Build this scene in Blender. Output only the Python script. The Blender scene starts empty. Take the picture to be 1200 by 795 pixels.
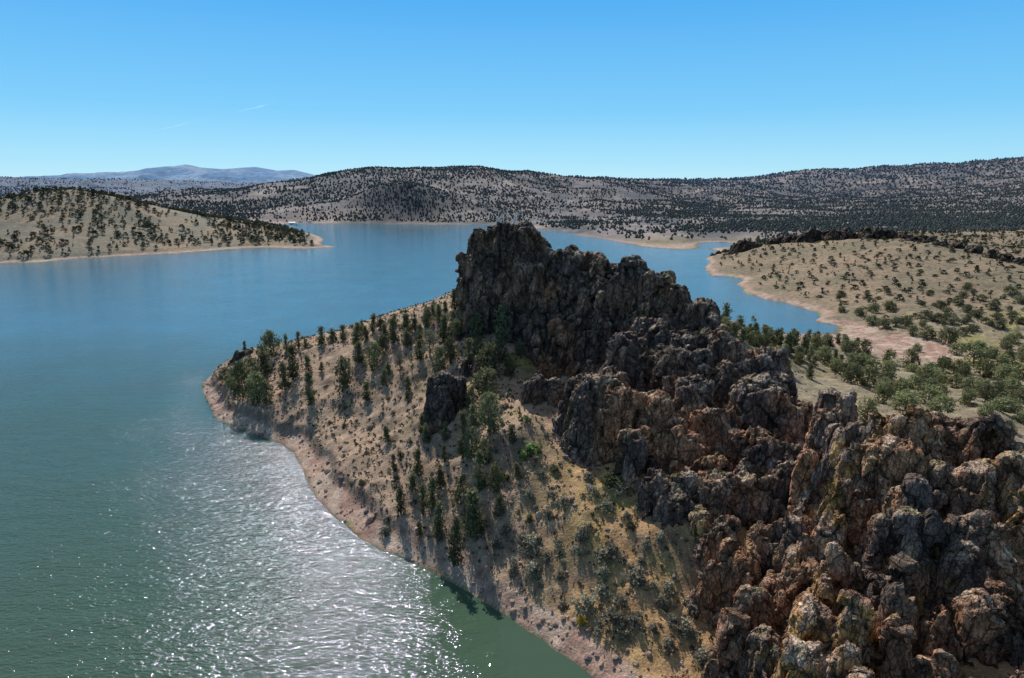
import bpy, math, random
import numpy as np
R = math.radians
rng = np.random.default_rng(7)
random.seed(7)
sc = bpy.context.scene
COL = sc.collection

# ------------------------------------------------------------------ camera
CAM_H = 70.0; PITCH = R(12.93); F = 782.0
CP, SP = math.cos(PITCH), math.sin(PITCH)
def ray(u, v):
    a = (u-600.0)/F; b = -(v-397.5)/F
    return np.array([a, CP + b*SP, -SP + b*CP])
def P(u, v, y):                       # world point seen at (u, v) whose forward distance is y
    d = ray(u, v); t = y/d[1]
    return np.array([d[0]*t, y, CAM_H + d[2]*t])
def G(u, v, z=0.0):                   # world point seen at (u, v) at height z
    d = ray(u, v); t = (z-CAM_H)/d[2]
    return np.array([d[0]*t, d[1]*t, z])
def proj(p):
    p = np.asarray(p, float); x = p[..., 0]; y = p[..., 1]; z = p[..., 2]-CAM_H
    dep = y*CP - z*SP; up = y*SP + z*CP
    return 600+F*x/dep, 397.5-F*up/dep, dep
cam = bpy.data.cameras.new("camera"); camo = bpy.data.objects.new("camera", cam); COL.objects.link(camo)
camo.location = (0, 0, CAM_H); camo.rotation_euler = (R(90)-PITCH, 0, 0)
cam.sensor_width = 36; cam.lens = 36*F/1200; cam.clip_start = 0.5; cam.clip_end = 90000
sc.camera = camo

# ------------------------------------------------------------------ noise
def _h(ix, iy, iz, s):
    h = (ix.astype(np.int64)*374761393 + iy.astype(np.int64)*668265263 + iz.astype(np.int64)*2147483647 + s*974634777) & 0xFFFFFFFF
    h = ((h ^ (h >> 13))*1274126177) & 0xFFFFFFFF
    h = ((h ^ (h >> 16))*2246822519) & 0xFFFFFFFF
    return (h ^ (h >> 15)) & 0xFFFFFFFF
def vnoise(p, seed=0):                # smooth noise in -1..1
    i = np.floor(p); f = p-i; f = f*f*f*(f*(f*6-15)+10); i = i.astype(np.int64)
    out = 0
    fx, fy, fz = f[:, 0], f[:, 1], f[:, 2]
    for a in (0, 1):
        wx = fx if a else 1-fx
        for b in (0, 1):
            wy = fy if b else 1-fy
            for c in (0, 1):
                wz = fz if c else 1-fz
                out = out + wx*wy*wz*(_h(i[:, 0]+a, i[:, 1]+b, i[:, 2]+c, seed)/2147483647.5-1)
    return out
def fbm(p, oct=4, seed=0, lac=2.03, g=0.5):
    out = 0; A = 1; n = 0
    for k in range(oct):
        out = out + A*vnoise(p + 17.3*k, seed+k); n += A; A *= g; p = p*lac
    return out/n
def worley(p, seed=0, man=False):
    i = np.floor(p).astype(np.int64); f1 = np.full(len(p), 9.0); f2 = f1.copy(); idv = np.zeros(len(p))
    for a in (-1, 0, 1):
        for b in (-1, 0, 1):
            for c in (-1, 0, 1):
                x, y, z = i[:, 0]+a, i[:, 1]+b, i[:, 2]+c
                h = _h(x, y, z, seed)
                qx = x + (h & 1023)/1023.0; qy = y + ((h >> 10) & 1023)/1023.0; qz = z + ((h >> 20) & 1023)/1023.0
                if man: d = (.62*(np.abs(qx-p[:, 0])*1.15 + np.abs(qy-p[:, 1])*.95 + np.abs(qz-p[:, 2])*1.05))**2
                else: d = (qx-p[:, 0])**2 + (qy-p[:, 1])**2 + (qz-p[:, 2])**2
                m = d < f1
                f2 = np.where(m, f1, np.minimum(f2, d)); idv = np.where(m, (h % 977)/977.0, idv); f1 = np.where(m, d, f1)
    return np.sqrt(f1), np.sqrt(f2), idv
def sstep(a, b, x):
    t = np.clip((x-a)/(b-a), 0, 1); return t*t*(3-2*t)
def mix(a, b, t):
    t = np.asarray(t)[..., None]; return np.asarray(a)*(1-t) + np.asarray(b)*t

# ------------------------------------------------------------------ terrain control points
pts = []
def g(l):
    for u, v, z in l: pts.append(G(u, v, z))
def s(l):
    for u, v, y in l: pts.append(P(u, v, y))
def w(l):
    for x, y, z in l: pts.append(np.array([x, y, z], float))
# near shore of the headland
shore = [(238,455),(243,470),(250,484),(262,496),(280,503),(300,510),(320,517),(338,526),(350,540),(358,560),(372,585),
         (400,612),(425,632),(450,645),(480,655),(508,668),(530,682),(560,697),(600,722),(640,752),(680,780),(700,795),(730,820),(770,860)]
g([(u, v, 0) for u, v in shore])
for u, v in shore:                    # lake bed just off the shore
    q = G(u, v, 0); c = np.array([10, 190, 0]); d = (q-c)/np.linalg.norm(q-c)
    o = q + d*9; o[2] = -3.5; pts.append(o)
    o = q + d*40; o[2] = -14; pts.append(o)
# beach inner edge and bank
g([(262,478,2.0),(285,488,2.2),(318,498,2.2),(345,503,2.2),(370,515,2.2),(390,545,2.2),(405,572,2.2),(425,592,2.2),(440,603,2.2)])
g([(345,490,5.0),(385,508,5.2),(410,545,5.0),(430,572,5.0),(450,600,3.4)])
g([(470,632,1.5),(500,645,2.2),(530,660,2.2),(575,686,2),(620,712,2),(660,740,2),(700,772,1.8)])
# headland slopes
s([(282,412,236),(320,404,232),(400,387,228),(470,364,224),(510,352,220),(545,340,214)])
w([(-112,246,0),(-96,268,0),(-60,282,0),(-20,292,0),(25,303,0),(70,318,0),(110,320,0),(132,318,0),(152,312,.3)])
w([(-120,262,-5),(-70,305,-9),(-20,318,-9),(30,330,-9),(70,345,-9),(105,345,-7)])
g([(300,450,6),(350,450,11),(400,440,14.5),(400,480,8),(450,500,10),(470,430,19),(470,560,7),(500,600,5.3),(540,640,4)])
g([(520,400,27),(540,460,22),(500,500,15),(550,520,15.5),(560,590,9.8),(600,500,21),(620,460,22),(650,462,20),(590,385,32),(560,365,35)])
g([(600,560,13),(640,560,14.5),(640,620,9.3),(600,650,5.3),(690,548,15.5),(700,600,13),(720,650,9.5),(680,700,5),(760,720,6),(740,760,3),(800,605,15.5),(800,660,11),(810,795,3.5),(780,840,2.5),(770,560,17)])
s([(655,440,170),(628,402,177),(690,455,158),(600,375,184),(640,425,174)])
# under the crags (the rock itself stands 8 m above these)
_k0 = len(pts)
s([(600,300,192),(640,320,188),(690,330,178),(740,340,170),(790,370,158),(850,430,142),(900,480,128),(930,520,118)])
s([(860,560,104),(900,570,103),(850,640,92),(900,640,91),(860,740,78),(930,740,77),(1000,540,92),(1060,530,90),(1120,560,86),(1180,590,83),
   (1000,700,76),(1080,700,72),(1150,720,68),(1250,640,76),(1350,620,76),(1000,830,62),(1150,860,56),(1300,800,58),(900,860,64)])
for q in pts[_k0:]: q[2] -= 8.0
w([(5,60,2),(-10,70,-6),(30,50,6),(60,40,10),(100,40,14),(150,50,16)])
# back slope and cove
s([(850,380,200),(870,376,235),(920,410,215),(950,440,190),(950,470,160),(1000,450,185),(1050,455,180),(1100,465,165),(1150,480,150),(1200,500,140),(1100,500,120),(1200,560,100),(1300,560,110)])
s([(900,400,255),(960,415,255),(1010,420,250),(1060,430,240),(1100,440,225),(1150,440,225),(1200,430,240),(1300,430,230)])
w([(20,262,16),(60,270,15),(90,285,9),(-20,262,22),(-60,255,15),(-90,250,9)])
g([(992,393.5,0),(975,386,0),(956,378,0),(900,355,0),(870,343,0),(850,335,0),(832,324,0),(825,314,0),(827,304,0),(840,296,0),(856,290,0)])
g([(966,386,-2),(940,380,-4),(900,366,-6),(860,346,-6),(838,334,-5),(812,315,-5),(815,300,-5)])
g([(1040,404,.8),(1060,409,1),(1100,414,1.2),(1060,398,1.2),(1015,390,2.2),(970,371,2.2),(910,348,2.2),(870,333,2.2)])
s([(900,320,520),(880,300,580),(900,288,620),(950,284,590),(1000,280,560),(1050,282,530),(1100,290,490),(1150,300,450),(1200,312,415),(1300,330,360)])
s([(1000,330,430),(950,340,430),(1050,350,365),(1100,360,345),(1150,350,365),(1200,370,320),(1150,395,292),(1200,400,285),(1300,400,280)])
s([(950,280,700),(1050,275,680),(1150,283,620),(1250,300,540),(900,284,740)])
# channel and far shore
g([(850,284,0),(820,291,0),(800,293,0),(770,291,0),(750,289,0),(710,281,0),(660,274,0),(620,268,0),(560,266,0),(500,265,0),(430,263,0),(380,262,0),(345,261.5,0)])
g([(840,290,-4),(800,300,-5),(740,296,-6),(660,280,-8),(560,270,-8),(430,267,-8),(360,266,-5),(700,310,-14),(500,290,-18),(400,320,-20),(200,350,-20),(0,350,-20),(0,450,-20),(100,600,-18),(200,400,-20),(500,320,-18),(350,350,-20),(0,795,-16),(300,795,-15),(150,480,-18),(-200,400,-20),(-200,600,-20),(450,275,-14)])
w([(-50,330,-14),(30,380,-14),(120,420,-10),(100,550,-14),(160,640,-10),(-250,40,-15),(-100,20,-14),(-30,30,-10)])
s([(860,280,860),(800,280,850),(750,275,900),(700,262,1080),(660,262,1120),(750,260,1100),(620,250,1400),(600,238,1500),(560,240,1400),(560,255,1310)])
s([(1200,184,2500),(1130,194,2600),(1050,202,2700),(1000,200,2800),(950,199,2800),(900,206,2900),(850,213,3000),(800,213,3000),(750,213,2900),(700,211,2500),
   (650,207,2300),(600,201,2100),(550,197,2000),(500,198,1950),(440,198,1950),(400,199,1850),(391,203,1830),(384,209,1810),(376,214,1790),(470,197,1900),(350,224,1700),(325,229,1650),(300,233,1600),(230,243,1450),(190,249,1400)])
s([(700,235,1700),(900,250,1300),(820,262,1100),(1000,255,1250),(1100,262,1050),(1200,270,850),(1200,240,1400),(1000,240,1700),(1100,222,2200),(1200,215,1900),(1000,222,2300),(900,225,2300),
   (800,230,2100),(500,225,1600),(410,235,1560),(350,240,1450),(330,250,1350),(300,250,1400),(420,255,1340),(540,225,1580),(1300,180,2500),(1400,175,2500),(1400,250,1100),(1300,270,750)])
s([(455,210,1480),(440,214,1520),(470,214,1430),(485,232,1380),(480,258,1310),(505,255,1320),(510,222,1520),(455,250,1350),(440,245,1400)])
# west point
g([(-250,322,0),(-120,318,0),(0,312,0),(50,308,0),(100,304,0),(200,298,0),(300,294,0),(360,291.5,0),(380,290.7,0),(397,289.3,0),(360,286.5,3.2),(380,287,2.2),(380,281,0),(352,272,0),(335,266,0)])
g([(0,318,-5),(100,310,-5),(200,304,-5),(300,298,-5),(400,293,-5),(410,285,-6),(390,276,-6),(-250,330,-6)])
s([(85,221,850),(50,223,850),(0,234,830),(-60,242,850),(-200,252,900),(120,229,850),(150,240,850),(200,254,870),(260,262,900),(320,270,920),(370,281,880),
   (100,260,760),(0,270,720),(50,285,680),(200,280,780),(300,284,800),(150,262,800),(-150,270,720)])
s([(200,252,1150),(100,240,1300),(0,240,1400),(270,256,1150),(-200,235,1300),(310,262,1150)])
# mesa behind
s([(-300,204,4200),(0,210,4000),(100,212,3900),(200,215,3800),(250,219,3700),(262,226,3500),(150,235,2600),(0,232,2600),(280,236,2700),(-200,228,2600),(330,225,3300)])
s([(400,215,4500),(600,222,4500),(800,222,4800),(1000,215,5000),(1300,205,5000),(100,222,6500),(-300,225,6500)])
pts = np.array(pts)
S_ = 0.01
def kern(d2): return np.sqrt(d2 + 4.0)
def rbf_fit(p):
    xy = p[:, :2]; d2 = ((xy[:, None]-xy[None])**2).sum(-1); n = len(p)
    A = np.zeros((n+3, n+3)); A[:n, :n] = kern(d2) - np.eye(n)*1.2
    Q = np.c_[np.ones(n), xy*S_]; A[:n, n:] = Q; A[n:, :n] = Q.T
    return np.linalg.solve(A, np.r_[p[:, 2], 0, 0, 0])
W_ = rbf_fit(pts)
def base_h(x, y):
    out = np.empty(len(x)); n = len(pts)
    for k in range(0, len(x), 20000):
        xx, yy = x[k:k+20000], y[k:k+20000]
        d2 = (xx[:, None]-pts[None, :, 0])**2 + (yy[:, None]-pts[None, :, 1])**2
        out[k:k+20000] = kern(d2) @ W_[:n] + W_[n] + W_[n+1]*xx*S_ + W_[n+2]*yy*S_
    return out
def height(x, y, fine=True):
    h = base_h(x, y)
    p = np.c_[x, y, 0*x]
    up = np.clip(h/6, 0, 1)
    far = sstep(450, 1300, y)
    n1 = fbm(p/38+3, 3, 11); n2 = fbm(p/9, 3, 21)
    h = h + up*(n1*2.0*(1-far) + n2*0.8*(1-far)) + 0.25*n2*(1-far)
    rid = 1-np.abs(fbm(p/260, 4, 31)); big = fbm(p/700, 3, 33); rid = .5*rid + .5*(1-np.abs(fbm(p/150, 3, 35)))
    calm = 1-.45*np.exp(-((x+280)/450)**4-((y-1900)/420)**4)
    h = h + calm*far*np.clip(h/25, 0, 1)*((rid-0.78)*52*sstep(800, 2200, y) + big*10)
    h = h + up*(np.abs(fbm(p/13+2, 3, 23))-.2)*1.6*(1-far)
    # bank above the beach
    bank = sstep(2.1, 3.0, h + 0.5*n2)*(1-sstep(3.5, 9, h))
    h = h + bank*1.3*(1-far)*sstep(-10, -30, x-0.35*(y-120))
    if fine:
        f1, f2, _ = worley(np.c_[x/2.6, y/2.6, 0*x], 5)
        rough = np.clip(h/3+.4, 0, 1)*(1-far)
        h = h + rough*(fbm(p/2.2, 3, 41)*0.42 + (0.45-f1)*0.35*sstep(0, .5, n2+.2))
    return h
def hz(x, y):
    return height(np.atleast_1d(np.asarray(x, float)), np.atleast_1d(np.asarray(y, float)))

# ------------------------------------------------------------------ mesh helpers
def make_mesh(name, V, Fc, colors=None, mat=None, smooth=True, cname='tint'):
    me = bpy.data.meshes.new(name)
    V = np.asarray(V, np.float32); Fc = np.asarray(Fc, np.int32); k = Fc.shape[1]; n = len(Fc)
    me.vertices.add(len(V)); me.vertices.foreach_set('co', V.ravel())
    me.loops.add(n*k); me.loops.foreach_set('vertex_index', Fc.ravel())
    me.polygons.add(n); me.polygons.foreach_set('loop_start', np.arange(n, dtype=np.int32)*k)
    me.polygons.foreach_set('use_smooth', np.full(n, smooth))
    me.update(calc_edges=True)
    if colors is not None:
        a = me.color_attributes.new(cname, 'FLOAT_COLOR', 'POINT')
        c = np.ones((len(V), 4), np.float32); c[:, :colors.shape[1]] = colors
        a.data.foreach_set('color', c.ravel())
    if mat: me.materials.append(mat)
    return me
def link(name, me, parent=None, loc=None):
    o = bpy.data.objects.new(name, me); COL.objects.link(o)
    if parent: o.parent = parent
    if loc is not None: o.location = loc
    return o
def tag(o, label=None, cat=None, group=None, kind=None):
    if label: o['label'] = label
    if cat: o['category'] = cat
    if group: o['group'] = group
    if kind: o['kind'] = kind
    return o

# ------------------------------------------------------------------ materials
def newmat(name):
    m = bpy.data.materials.new(name); m.use_nodes = True; nt = m.node_tree
    b = nt.nodes['Principled BSDF']; b.inputs['Specular IOR Level'].default_value = 0.15; b.inputs['Roughness'].default_value = 0.9
    return m, nt, b
def N(nt, t, **kw):
    n = nt.nodes.new(t)
    for k, v in kw.items(): setattr(n, k, v)
    return n
def noise_n(nt, scale, detail=6, rough=0.6, vec=None):
    n = N(nt, 'ShaderNodeTexNoise'); n.inputs['Scale'].default_value = scale; n.inputs['Detail'].default_value = detail; n.inputs['Roughness'].default_value = rough
    if vec is not None: nt.links.new(vec, n.inputs['Vector'])
    return n
def mapr(nt, sock, a, b, c, d):
    m = N(nt, 'ShaderNodeMapRange'); m.inputs[1].default_value = a; m.inputs[2].default_value = b; m.inputs[3].default_value = c; m.inputs[4].default_value = d
    nt.links.new(sock, m.inputs[0]); return m.outputs[0]
def mulcol(nt, col, fac):
    m = N(nt, 'ShaderNodeVectorMath', operation='SCALE'); nt.links.new(col, m.inputs[0]); nt.links.new(fac, m.inputs['Scale']); return m.outputs[0]
def mathn(nt, op, a, b):
    m = N(nt, 'ShaderNodeMath', operation=op)
    for i, q in enumerate((a, b)):
        if isinstance(q, (int, float)): m.inputs[i].default_value = q
        else: nt.links.new(q, m.inputs[i])
    return m.outputs[0]
def surf_mat(name, scales, bumps, var=(0.6, 1.4), spec=0.15, rough=0.92):
    m, nt, b = newmat(name); b.inputs['Specular IOR Level'].default_value = spec; b.inputs['Roughness'].default_value = rough
    at = N(nt, 'ShaderNodeAttribute', attribute_name='tint'); geo = N(nt, 'ShaderNodeNewGeometry')
    c = at.outputs['Color']; hsum = None
    for sc_, bp in zip(scales, bumps):
        n = noise_n(nt, sc_, 8, 0.62, geo.outputs['Position'])
        c = mulcol(nt, c, mapr(nt, n.outputs['Fac'], 0.3, 0.7, var[0], var[1]))
        q = mathn(nt, 'MULTIPLY', n.outputs['Fac'], bp)
        hsum = q if hsum is None else mathn(nt, 'ADD', hsum, q)
    nt.links.new(c, b.inputs['Base Color'])
    bm = N(nt, 'ShaderNodeBump'); bm.inputs['Strength'].default_value = 1; bm.inputs['Distance'].default_value = 1
    nt.links.new(hsum, bm.inputs['Height']); nt.links.new(bm.outputs[0], b.inputs['Normal'])
    return m
M_ground = surf_mat('dry_ground', (0.35, 2.6), (0.5, 0.30), (0.62, 1.38))
M_farground = surf_mat('far_ground', (0.012, 0.09), (4.0, 0.9), (0.62, 1.38))
M_rock = surf_mat('volcanic_rock', (0.7, 4.5), (0.45, 0.17), (0.62, 1.38), 0.25, 0.85)
def add_cracks(m):
    nt = m.node_tree; b = nt.nodes['Principled BSDF']; geo = [n for n in nt.nodes if n.bl_idname == 'ShaderNodeNewGeometry'][0]
    mp = N(nt, 'ShaderNodeMapping'); mp.inputs['Scale'].default_value = (1, 1, .42); wn = noise_n(nt, .9, 3, .6, geo.outputs['Position'])
    va = N(nt, 'ShaderNodeVectorMath', operation='ADD'); nt.links.new(geo.outputs['Position'], va.inputs[0]); nt.links.new(wn.outputs['Color'], va.inputs[1]); nt.links.new(va.outputs[0], mp.inputs['Vector'])
    old = b.inputs['Base Color'].links[0].from_socket; bm = b.inputs['Normal'].links[0].from_node; oldh = bm.inputs['Height'].links[0].from_socket; h = oldh; c = old
    for sc_, wd, amt in ((.5, .05, .35), (1.7, .08, .12)):
        v = N(nt, 'ShaderNodeTexVoronoi', feature='DISTANCE_TO_EDGE'); v.inputs['Scale'].default_value = sc_; nt.links.new(mp.outputs[0], v.inputs['Vector'])
        f = mapr(nt, v.outputs['Distance'], 0, wd, 0, 1); h = mathn(nt, 'ADD', h, mathn(nt, 'MULTIPLY', f, amt)); c = mulcol(nt, c, mapr(nt, f, 0, 1, .5, 1.0))
    nt.links.new(h, bm.inputs['Height']); nt.links.new(c, b.inputs['Base Color'])
add_cracks(M_rock)
M_boulder = surf_mat('boulder_rock', (1.5, 6.0), (0.25, 0.06), (0.65, 1.35), 0.3, 0.8)
def foliage_mat(name, col, trans=0.38):
    m, nt, b = newmat(name)
    at = N(nt, 'ShaderNodeAttribute', attribute_name='tint'); oi = N(nt, 'ShaderNodeObjectInfo')
    c = N(nt, 'ShaderNodeVectorMath', operation='MULTIPLY'); nt.links.new(at.outputs['Color'], c.inputs[0]); c.inputs[1].default_value = col
    hs = N(nt, 'ShaderNodeHueSaturation'); nt.links.new(c.outputs[0], hs.inputs['Color'])
    nt.links.new(mapr(nt, oi.outputs['Random'], 0, 1, 0.475, 0.52), hs.inputs['Hue']); nt.links.new(mapr(nt, oi.outputs['Random'], 0, 1, 0.75, 1.3), hs.inputs['Value'])
    nt.links.new(hs.outputs[0], b.inputs['Base Color'])
    tr = N(nt, 'ShaderNodeBsdfTranslucent'); nt.links.new(hs.outputs[0], tr.inputs['Color'])
    mx = N(nt, 'ShaderNodeMixShader'); mx.inputs[0].default_value = trans
    nt.links.new(b.outputs[0], mx.inputs[1]); nt.links.new(tr.outputs[0], mx.inputs[2])
    nt.links.new(mx.outputs[0], nt.nodes['Material Output'].inputs['Surface'])
    return m
M_jun = foliage_mat('juniper_foliage', (0.150, 0.155, 0.082))
M_jung = foliage_mat('juniper_bright_foliage', (0.20, 0.205, 0.10))
M_sage = foliage_mat('sagebrush_foliage', (0.29, 0.275, 0.21))
M_green = foliage_mat('green_bush_foliage', (0.13, 0.19, 0.06))
M_yel = foliage_mat('ochre_bush_foliage', (0.42, 0.27, 0.05))
M_dead = foliage_mat('dry_twigs', (0.26, 0.22, 0.19))
M_wood = foliage_mat('woodland_foliage', (1, 1, 1), 0.1)
m, nt, b = newmat('bark'); b.inputs['Base Color'].default_value = (0.14, 0.10, 0.08, 1)
nn = noise_n(nt, 6); nt.links.new(mapr(nt, nn.outputs['Fac'], 0, 1, 0, 1), b.inputs['Roughness']); M_bark = m
m, nt, b = newmat('bleached_wood'); nn = noise_n(nt, 3); cr = N(nt, 'ShaderNodeValToRGB'); cr.color_ramp.elements[0].color = (.42, .40, .38, 1); cr.color_ramp.elements[1].color = (.72, .70, .66, 1)
nt.links.new(nn.outputs['Fac'], cr.inputs[0]); nt.links.new(cr.outputs[0], b.inputs['Base Color']); M_snag = m
def plain(name, col, rough=0.5, var=0.15):
    m, nt, b = newmat(name); nn = noise_n(nt, 2.0); cr = N(nt, 'ShaderNodeValToRGB')
    cr.color_ramp.elements[0].color = tuple(c*(1-var) for c in col)+(1,); cr.color_ramp.elements[1].color = tuple(min(1, c*(1+var)) for c in col)+(1,)
    nt.links.new(nn.outputs['Fac'], cr.inputs[0]); nt.links.new(cr.outputs[0], b.inputs['Base Color']); b.inputs['Roughness'].default_value = rough
    return m
M_white = plain('white_paint', (.78, .78, .76)); M_redroof = plain('red_roof', (.35, .12, .10)); M_glass = plain('dark_window', (.03, .04, .05), .1); M_deck = plain('grey_decking', (.4, .37, .33))

# ------------------------------------------------------------------ terrain sheets
def land_color(x, y, h, nz):
    p = np.c_[x, y, 0*x]
    n1 = fbm(p/22, 4, 51); n2 = fbm(p/5, 3, 61); n3 = fbm(p/1.3, 2, 71)
    tan = np.array([.35, .245, .175]); khaki = np.array([.265, .22, .15]); pink = np.array([.33, .205, .16]); ochre = np.array([.42, .25, .115]); moss = np.array([.25, .235, .06]); brown = np.array([.17, .12, .09])
    c = mix(np.broadcast_to(tan, (len(x), 3)), brown, sstep(.05, .6, n2)*.55)
    u, v, _ = proj(np.c_[x, y, h])
    # warm ochre slope at the right of the headland
    t = sstep(560, 720, u)*sstep(330, 210, y)*(x < 60)*sstep(-.5, .2, n1+.2); t = t*sstep(480, 560, v)
    c = mix(c, ochre*(.9+.25*n3[:, None]), t*.8)
    # yellow green tufty grass near the foot of the crag
    t = np.exp(-((x-8)/26)**2-((y-172)/30)**2) + np.exp(-((x-30)/22)**2-((y-108)/16)**2)*.8
    c = mix(c, moss, np.clip(t*sstep(-.1, .35, n2), 0, 1)*.75)
    # back slope: pale khaki green
    t = sstep(45, 75, x+.25*(y-150))*sstep(110, 150, y)
    c = mix(c, mix(np.broadcast_to(khaki, (len(x), 3)), np.array([.23, .19, .12]), sstep(-.2, .4, n1)), t)
    t2 = sstep(1080, 1160, u)*(y < 330)*(y > 200)*sstep(0, .35, fbm(p/14, 3, 77)); c = mix(c, moss*1.1, t2*.6)
    # east slope
    t = sstep(320, 360, y)*(x > 60)*(y < 800)
    c = mix(c, mix(np.broadcast_to(np.array([.19, .155, .105]), (len(x), 3)), np.array([.26, .19, .13]), sstep(-.3, .5, n1)), t)
    # west point: olive tan
    t = (x < -100)*(y > 450)*(y < 1100)
    c = mix(c, mix(np.broadcast_to(np.array([.175, .16, .125]), (len(x), 3)), np.array([.24, .185, .13]), sstep(-.3, .4, n1)), t*1.0)
    # drawdown belt of pink gravel
    bw = 1.0*(x < -12)
    belt = 1-sstep(2.3+bw, 3.2+bw, h + n2*.8 + n1*1.2)
    belt = np.where(y > 330, 1-sstep(1.1, 1.9, h+n2*.8), belt)
    c = mix(c, mix(np.broadcast_to(pink, (len(x), 3)), np.array([.42, .32, .255]), sstep(-.4, .4, n2)), belt)
    c = mix(c, np.array([.36, .27, .22]), belt*sstep(2.0, .9, h)*(y > 300)*.4)
    c = c*(1+.17*np.sin(h*11+n2*2.5)*belt*(.5+.5*n1))[:, None]
    c = mix(c, np.array([.22, .24, .08]), belt*sstep(.55, .3, h)*sstep(.1, .4, fbm(p/11+5, 2, 99))*.7)
    wet = sstep(.35, .05, h); c = mix(c, np.array([.10, .08, .05]), wet*.8)
    # steep ground darker
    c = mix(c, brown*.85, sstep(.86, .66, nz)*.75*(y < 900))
    # far hills with the bluish cast of distance
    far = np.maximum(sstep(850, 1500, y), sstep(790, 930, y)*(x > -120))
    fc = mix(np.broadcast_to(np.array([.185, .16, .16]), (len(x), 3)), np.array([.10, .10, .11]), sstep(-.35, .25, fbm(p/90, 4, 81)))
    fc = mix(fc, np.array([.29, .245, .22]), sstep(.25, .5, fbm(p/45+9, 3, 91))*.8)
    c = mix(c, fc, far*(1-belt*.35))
    c = mix(c, np.array([.045, .048, .06]), np.exp(-np.abs((x+222+.25*(y-1400))/82)**4-np.abs((y-1400)/130)**4)*.97)  # shadow on the steep gully face, painted as near-black ground
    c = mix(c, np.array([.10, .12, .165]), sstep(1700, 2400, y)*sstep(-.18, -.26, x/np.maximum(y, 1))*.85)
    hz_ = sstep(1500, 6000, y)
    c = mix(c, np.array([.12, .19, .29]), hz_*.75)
    return np.clip(c, .01, 1)
def sheet(name, x0, x1, y0, y1, st, mat, hole=None, sink=0.0, fine=True):
    xs = np.arange(x0, x1+st/2, st); ys = np.arange(y0, y1+st/2, st)
    X, Y = np.meshgrid(xs, ys); nx, ny = len(xs), len(ys)
    x, y = X.ravel(), Y.ravel(); h = height(x, y, fine)
    Hh = h.reshape(ny, nx); gy, gx = np.gradient(Hh, st); nz = (1/np.sqrt(1+gx**2+gy**2)).ravel()
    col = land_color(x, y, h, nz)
    if hole is not None:
        a, b_, c_, d_ = hole; ins = np.minimum(np.minimum(x-a, b_-x), np.minimum(y-c_, d_-y)); h = h - np.clip(ins/st, 0, 1)*sink
    i = (np.arange(ny-1)[:, None]*nx + np.arange(nx-1)[None]).ravel()
    q = np.c_[i, i+1, i+nx+1, i+nx]
    keep = (h[q].max(1) > -3.0)
    if hole is not None:
        keep &= ~((ins[q].min(1) > st*3))
    q = q[keep]; used = np.unique(q); mp = np.full(len(x), -1); mp[used] = np.arange(len(used))
    me = make_mesh(name, np.c_[x, y, h][used], mp[q], col[used], mat)
    return tag(link(name, me), kind='structure')
NEAR = (-150, 250, 36, 345); MID = (-760, 760, 30, 1000)
sheet('headland_ground', *NEAR, 0.6, M_ground)
sheet('shore_ground', *MID, 3.0, M_ground, hole=NEAR, sink=0.6, fine=False)
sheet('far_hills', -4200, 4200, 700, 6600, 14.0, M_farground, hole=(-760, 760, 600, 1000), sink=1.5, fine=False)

# ground raycast: where does the ray through (u, v) meet the land
def hit(u, v):
    d = ray(u, v); ts = np.r_[np.arange(60, 420, 1.0), np.arange(420, 2600, 6.0)]/1.0
    px, py, pz = d[0]*ts, d[1]*ts, CAM_H + d[2]*ts
    hh = height(px, py, False); k = np.argmax(pz < hh)
    if pz[k] >= hh[k]: return None
    return np.array([px[k], py[k], hh[k]])

# blue mountain on the horizon
def mountain():
    xs = np.linspace(-9500, 1200, 300); ys = np.linspace(9500, 14500, 90); X, Y = np.meshgrid(xs, ys)
    sky = np.array([(-100,219),(40,216),(100,211),(150,205),(180,202),(205,199),(219,196.5),(235,200),(262,202),(283,200.5),(300,199.5),(325,204),(345,203),(372,210),(420,216),(520,220)], float)
    prof = np.array([P(u, v, 12000) for u, v in sky])
    ridge = np.interp(X, prof[:, 0], prof[:, 2]+55)
    p = np.c_[X.ravel(), Y.ravel(), 0*X.ravel()]
    n = fbm(p/900, 5, 3).reshape(X.shape); rd = (1-np.abs(fbm(p/1300, 4, 8))).reshape(X.shape)
    fall = np.abs(Y-12000)/2500
    Z = ridge*(1-fall**1.2) + (n*90 + (rd-.8)*260)*np.clip(fall*3, 0, 1) - 40*fall
    nx = len(xs); i = (np.arange(len(ys)-1)[:, None]*nx + np.arange(nx-1)[None]).ravel()
    c = mix(np.broadcast_to(np.array([.09, .20, .36]), (X.size, 3)), np.array([.17, .27, .40]), sstep(-.3, .3, fbm(p/500, 4, 5)))  # distance haze painted in as blue base colours
    me = make_mesh('distant_mountain', np.c_[X.ravel(), Y.ravel(), Z.ravel()], np.c_[i, i+1, i+nx+1, i+nx], c, M_farground)
    tag(link('distant_mountain', me), kind='structure')
mountain()

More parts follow.
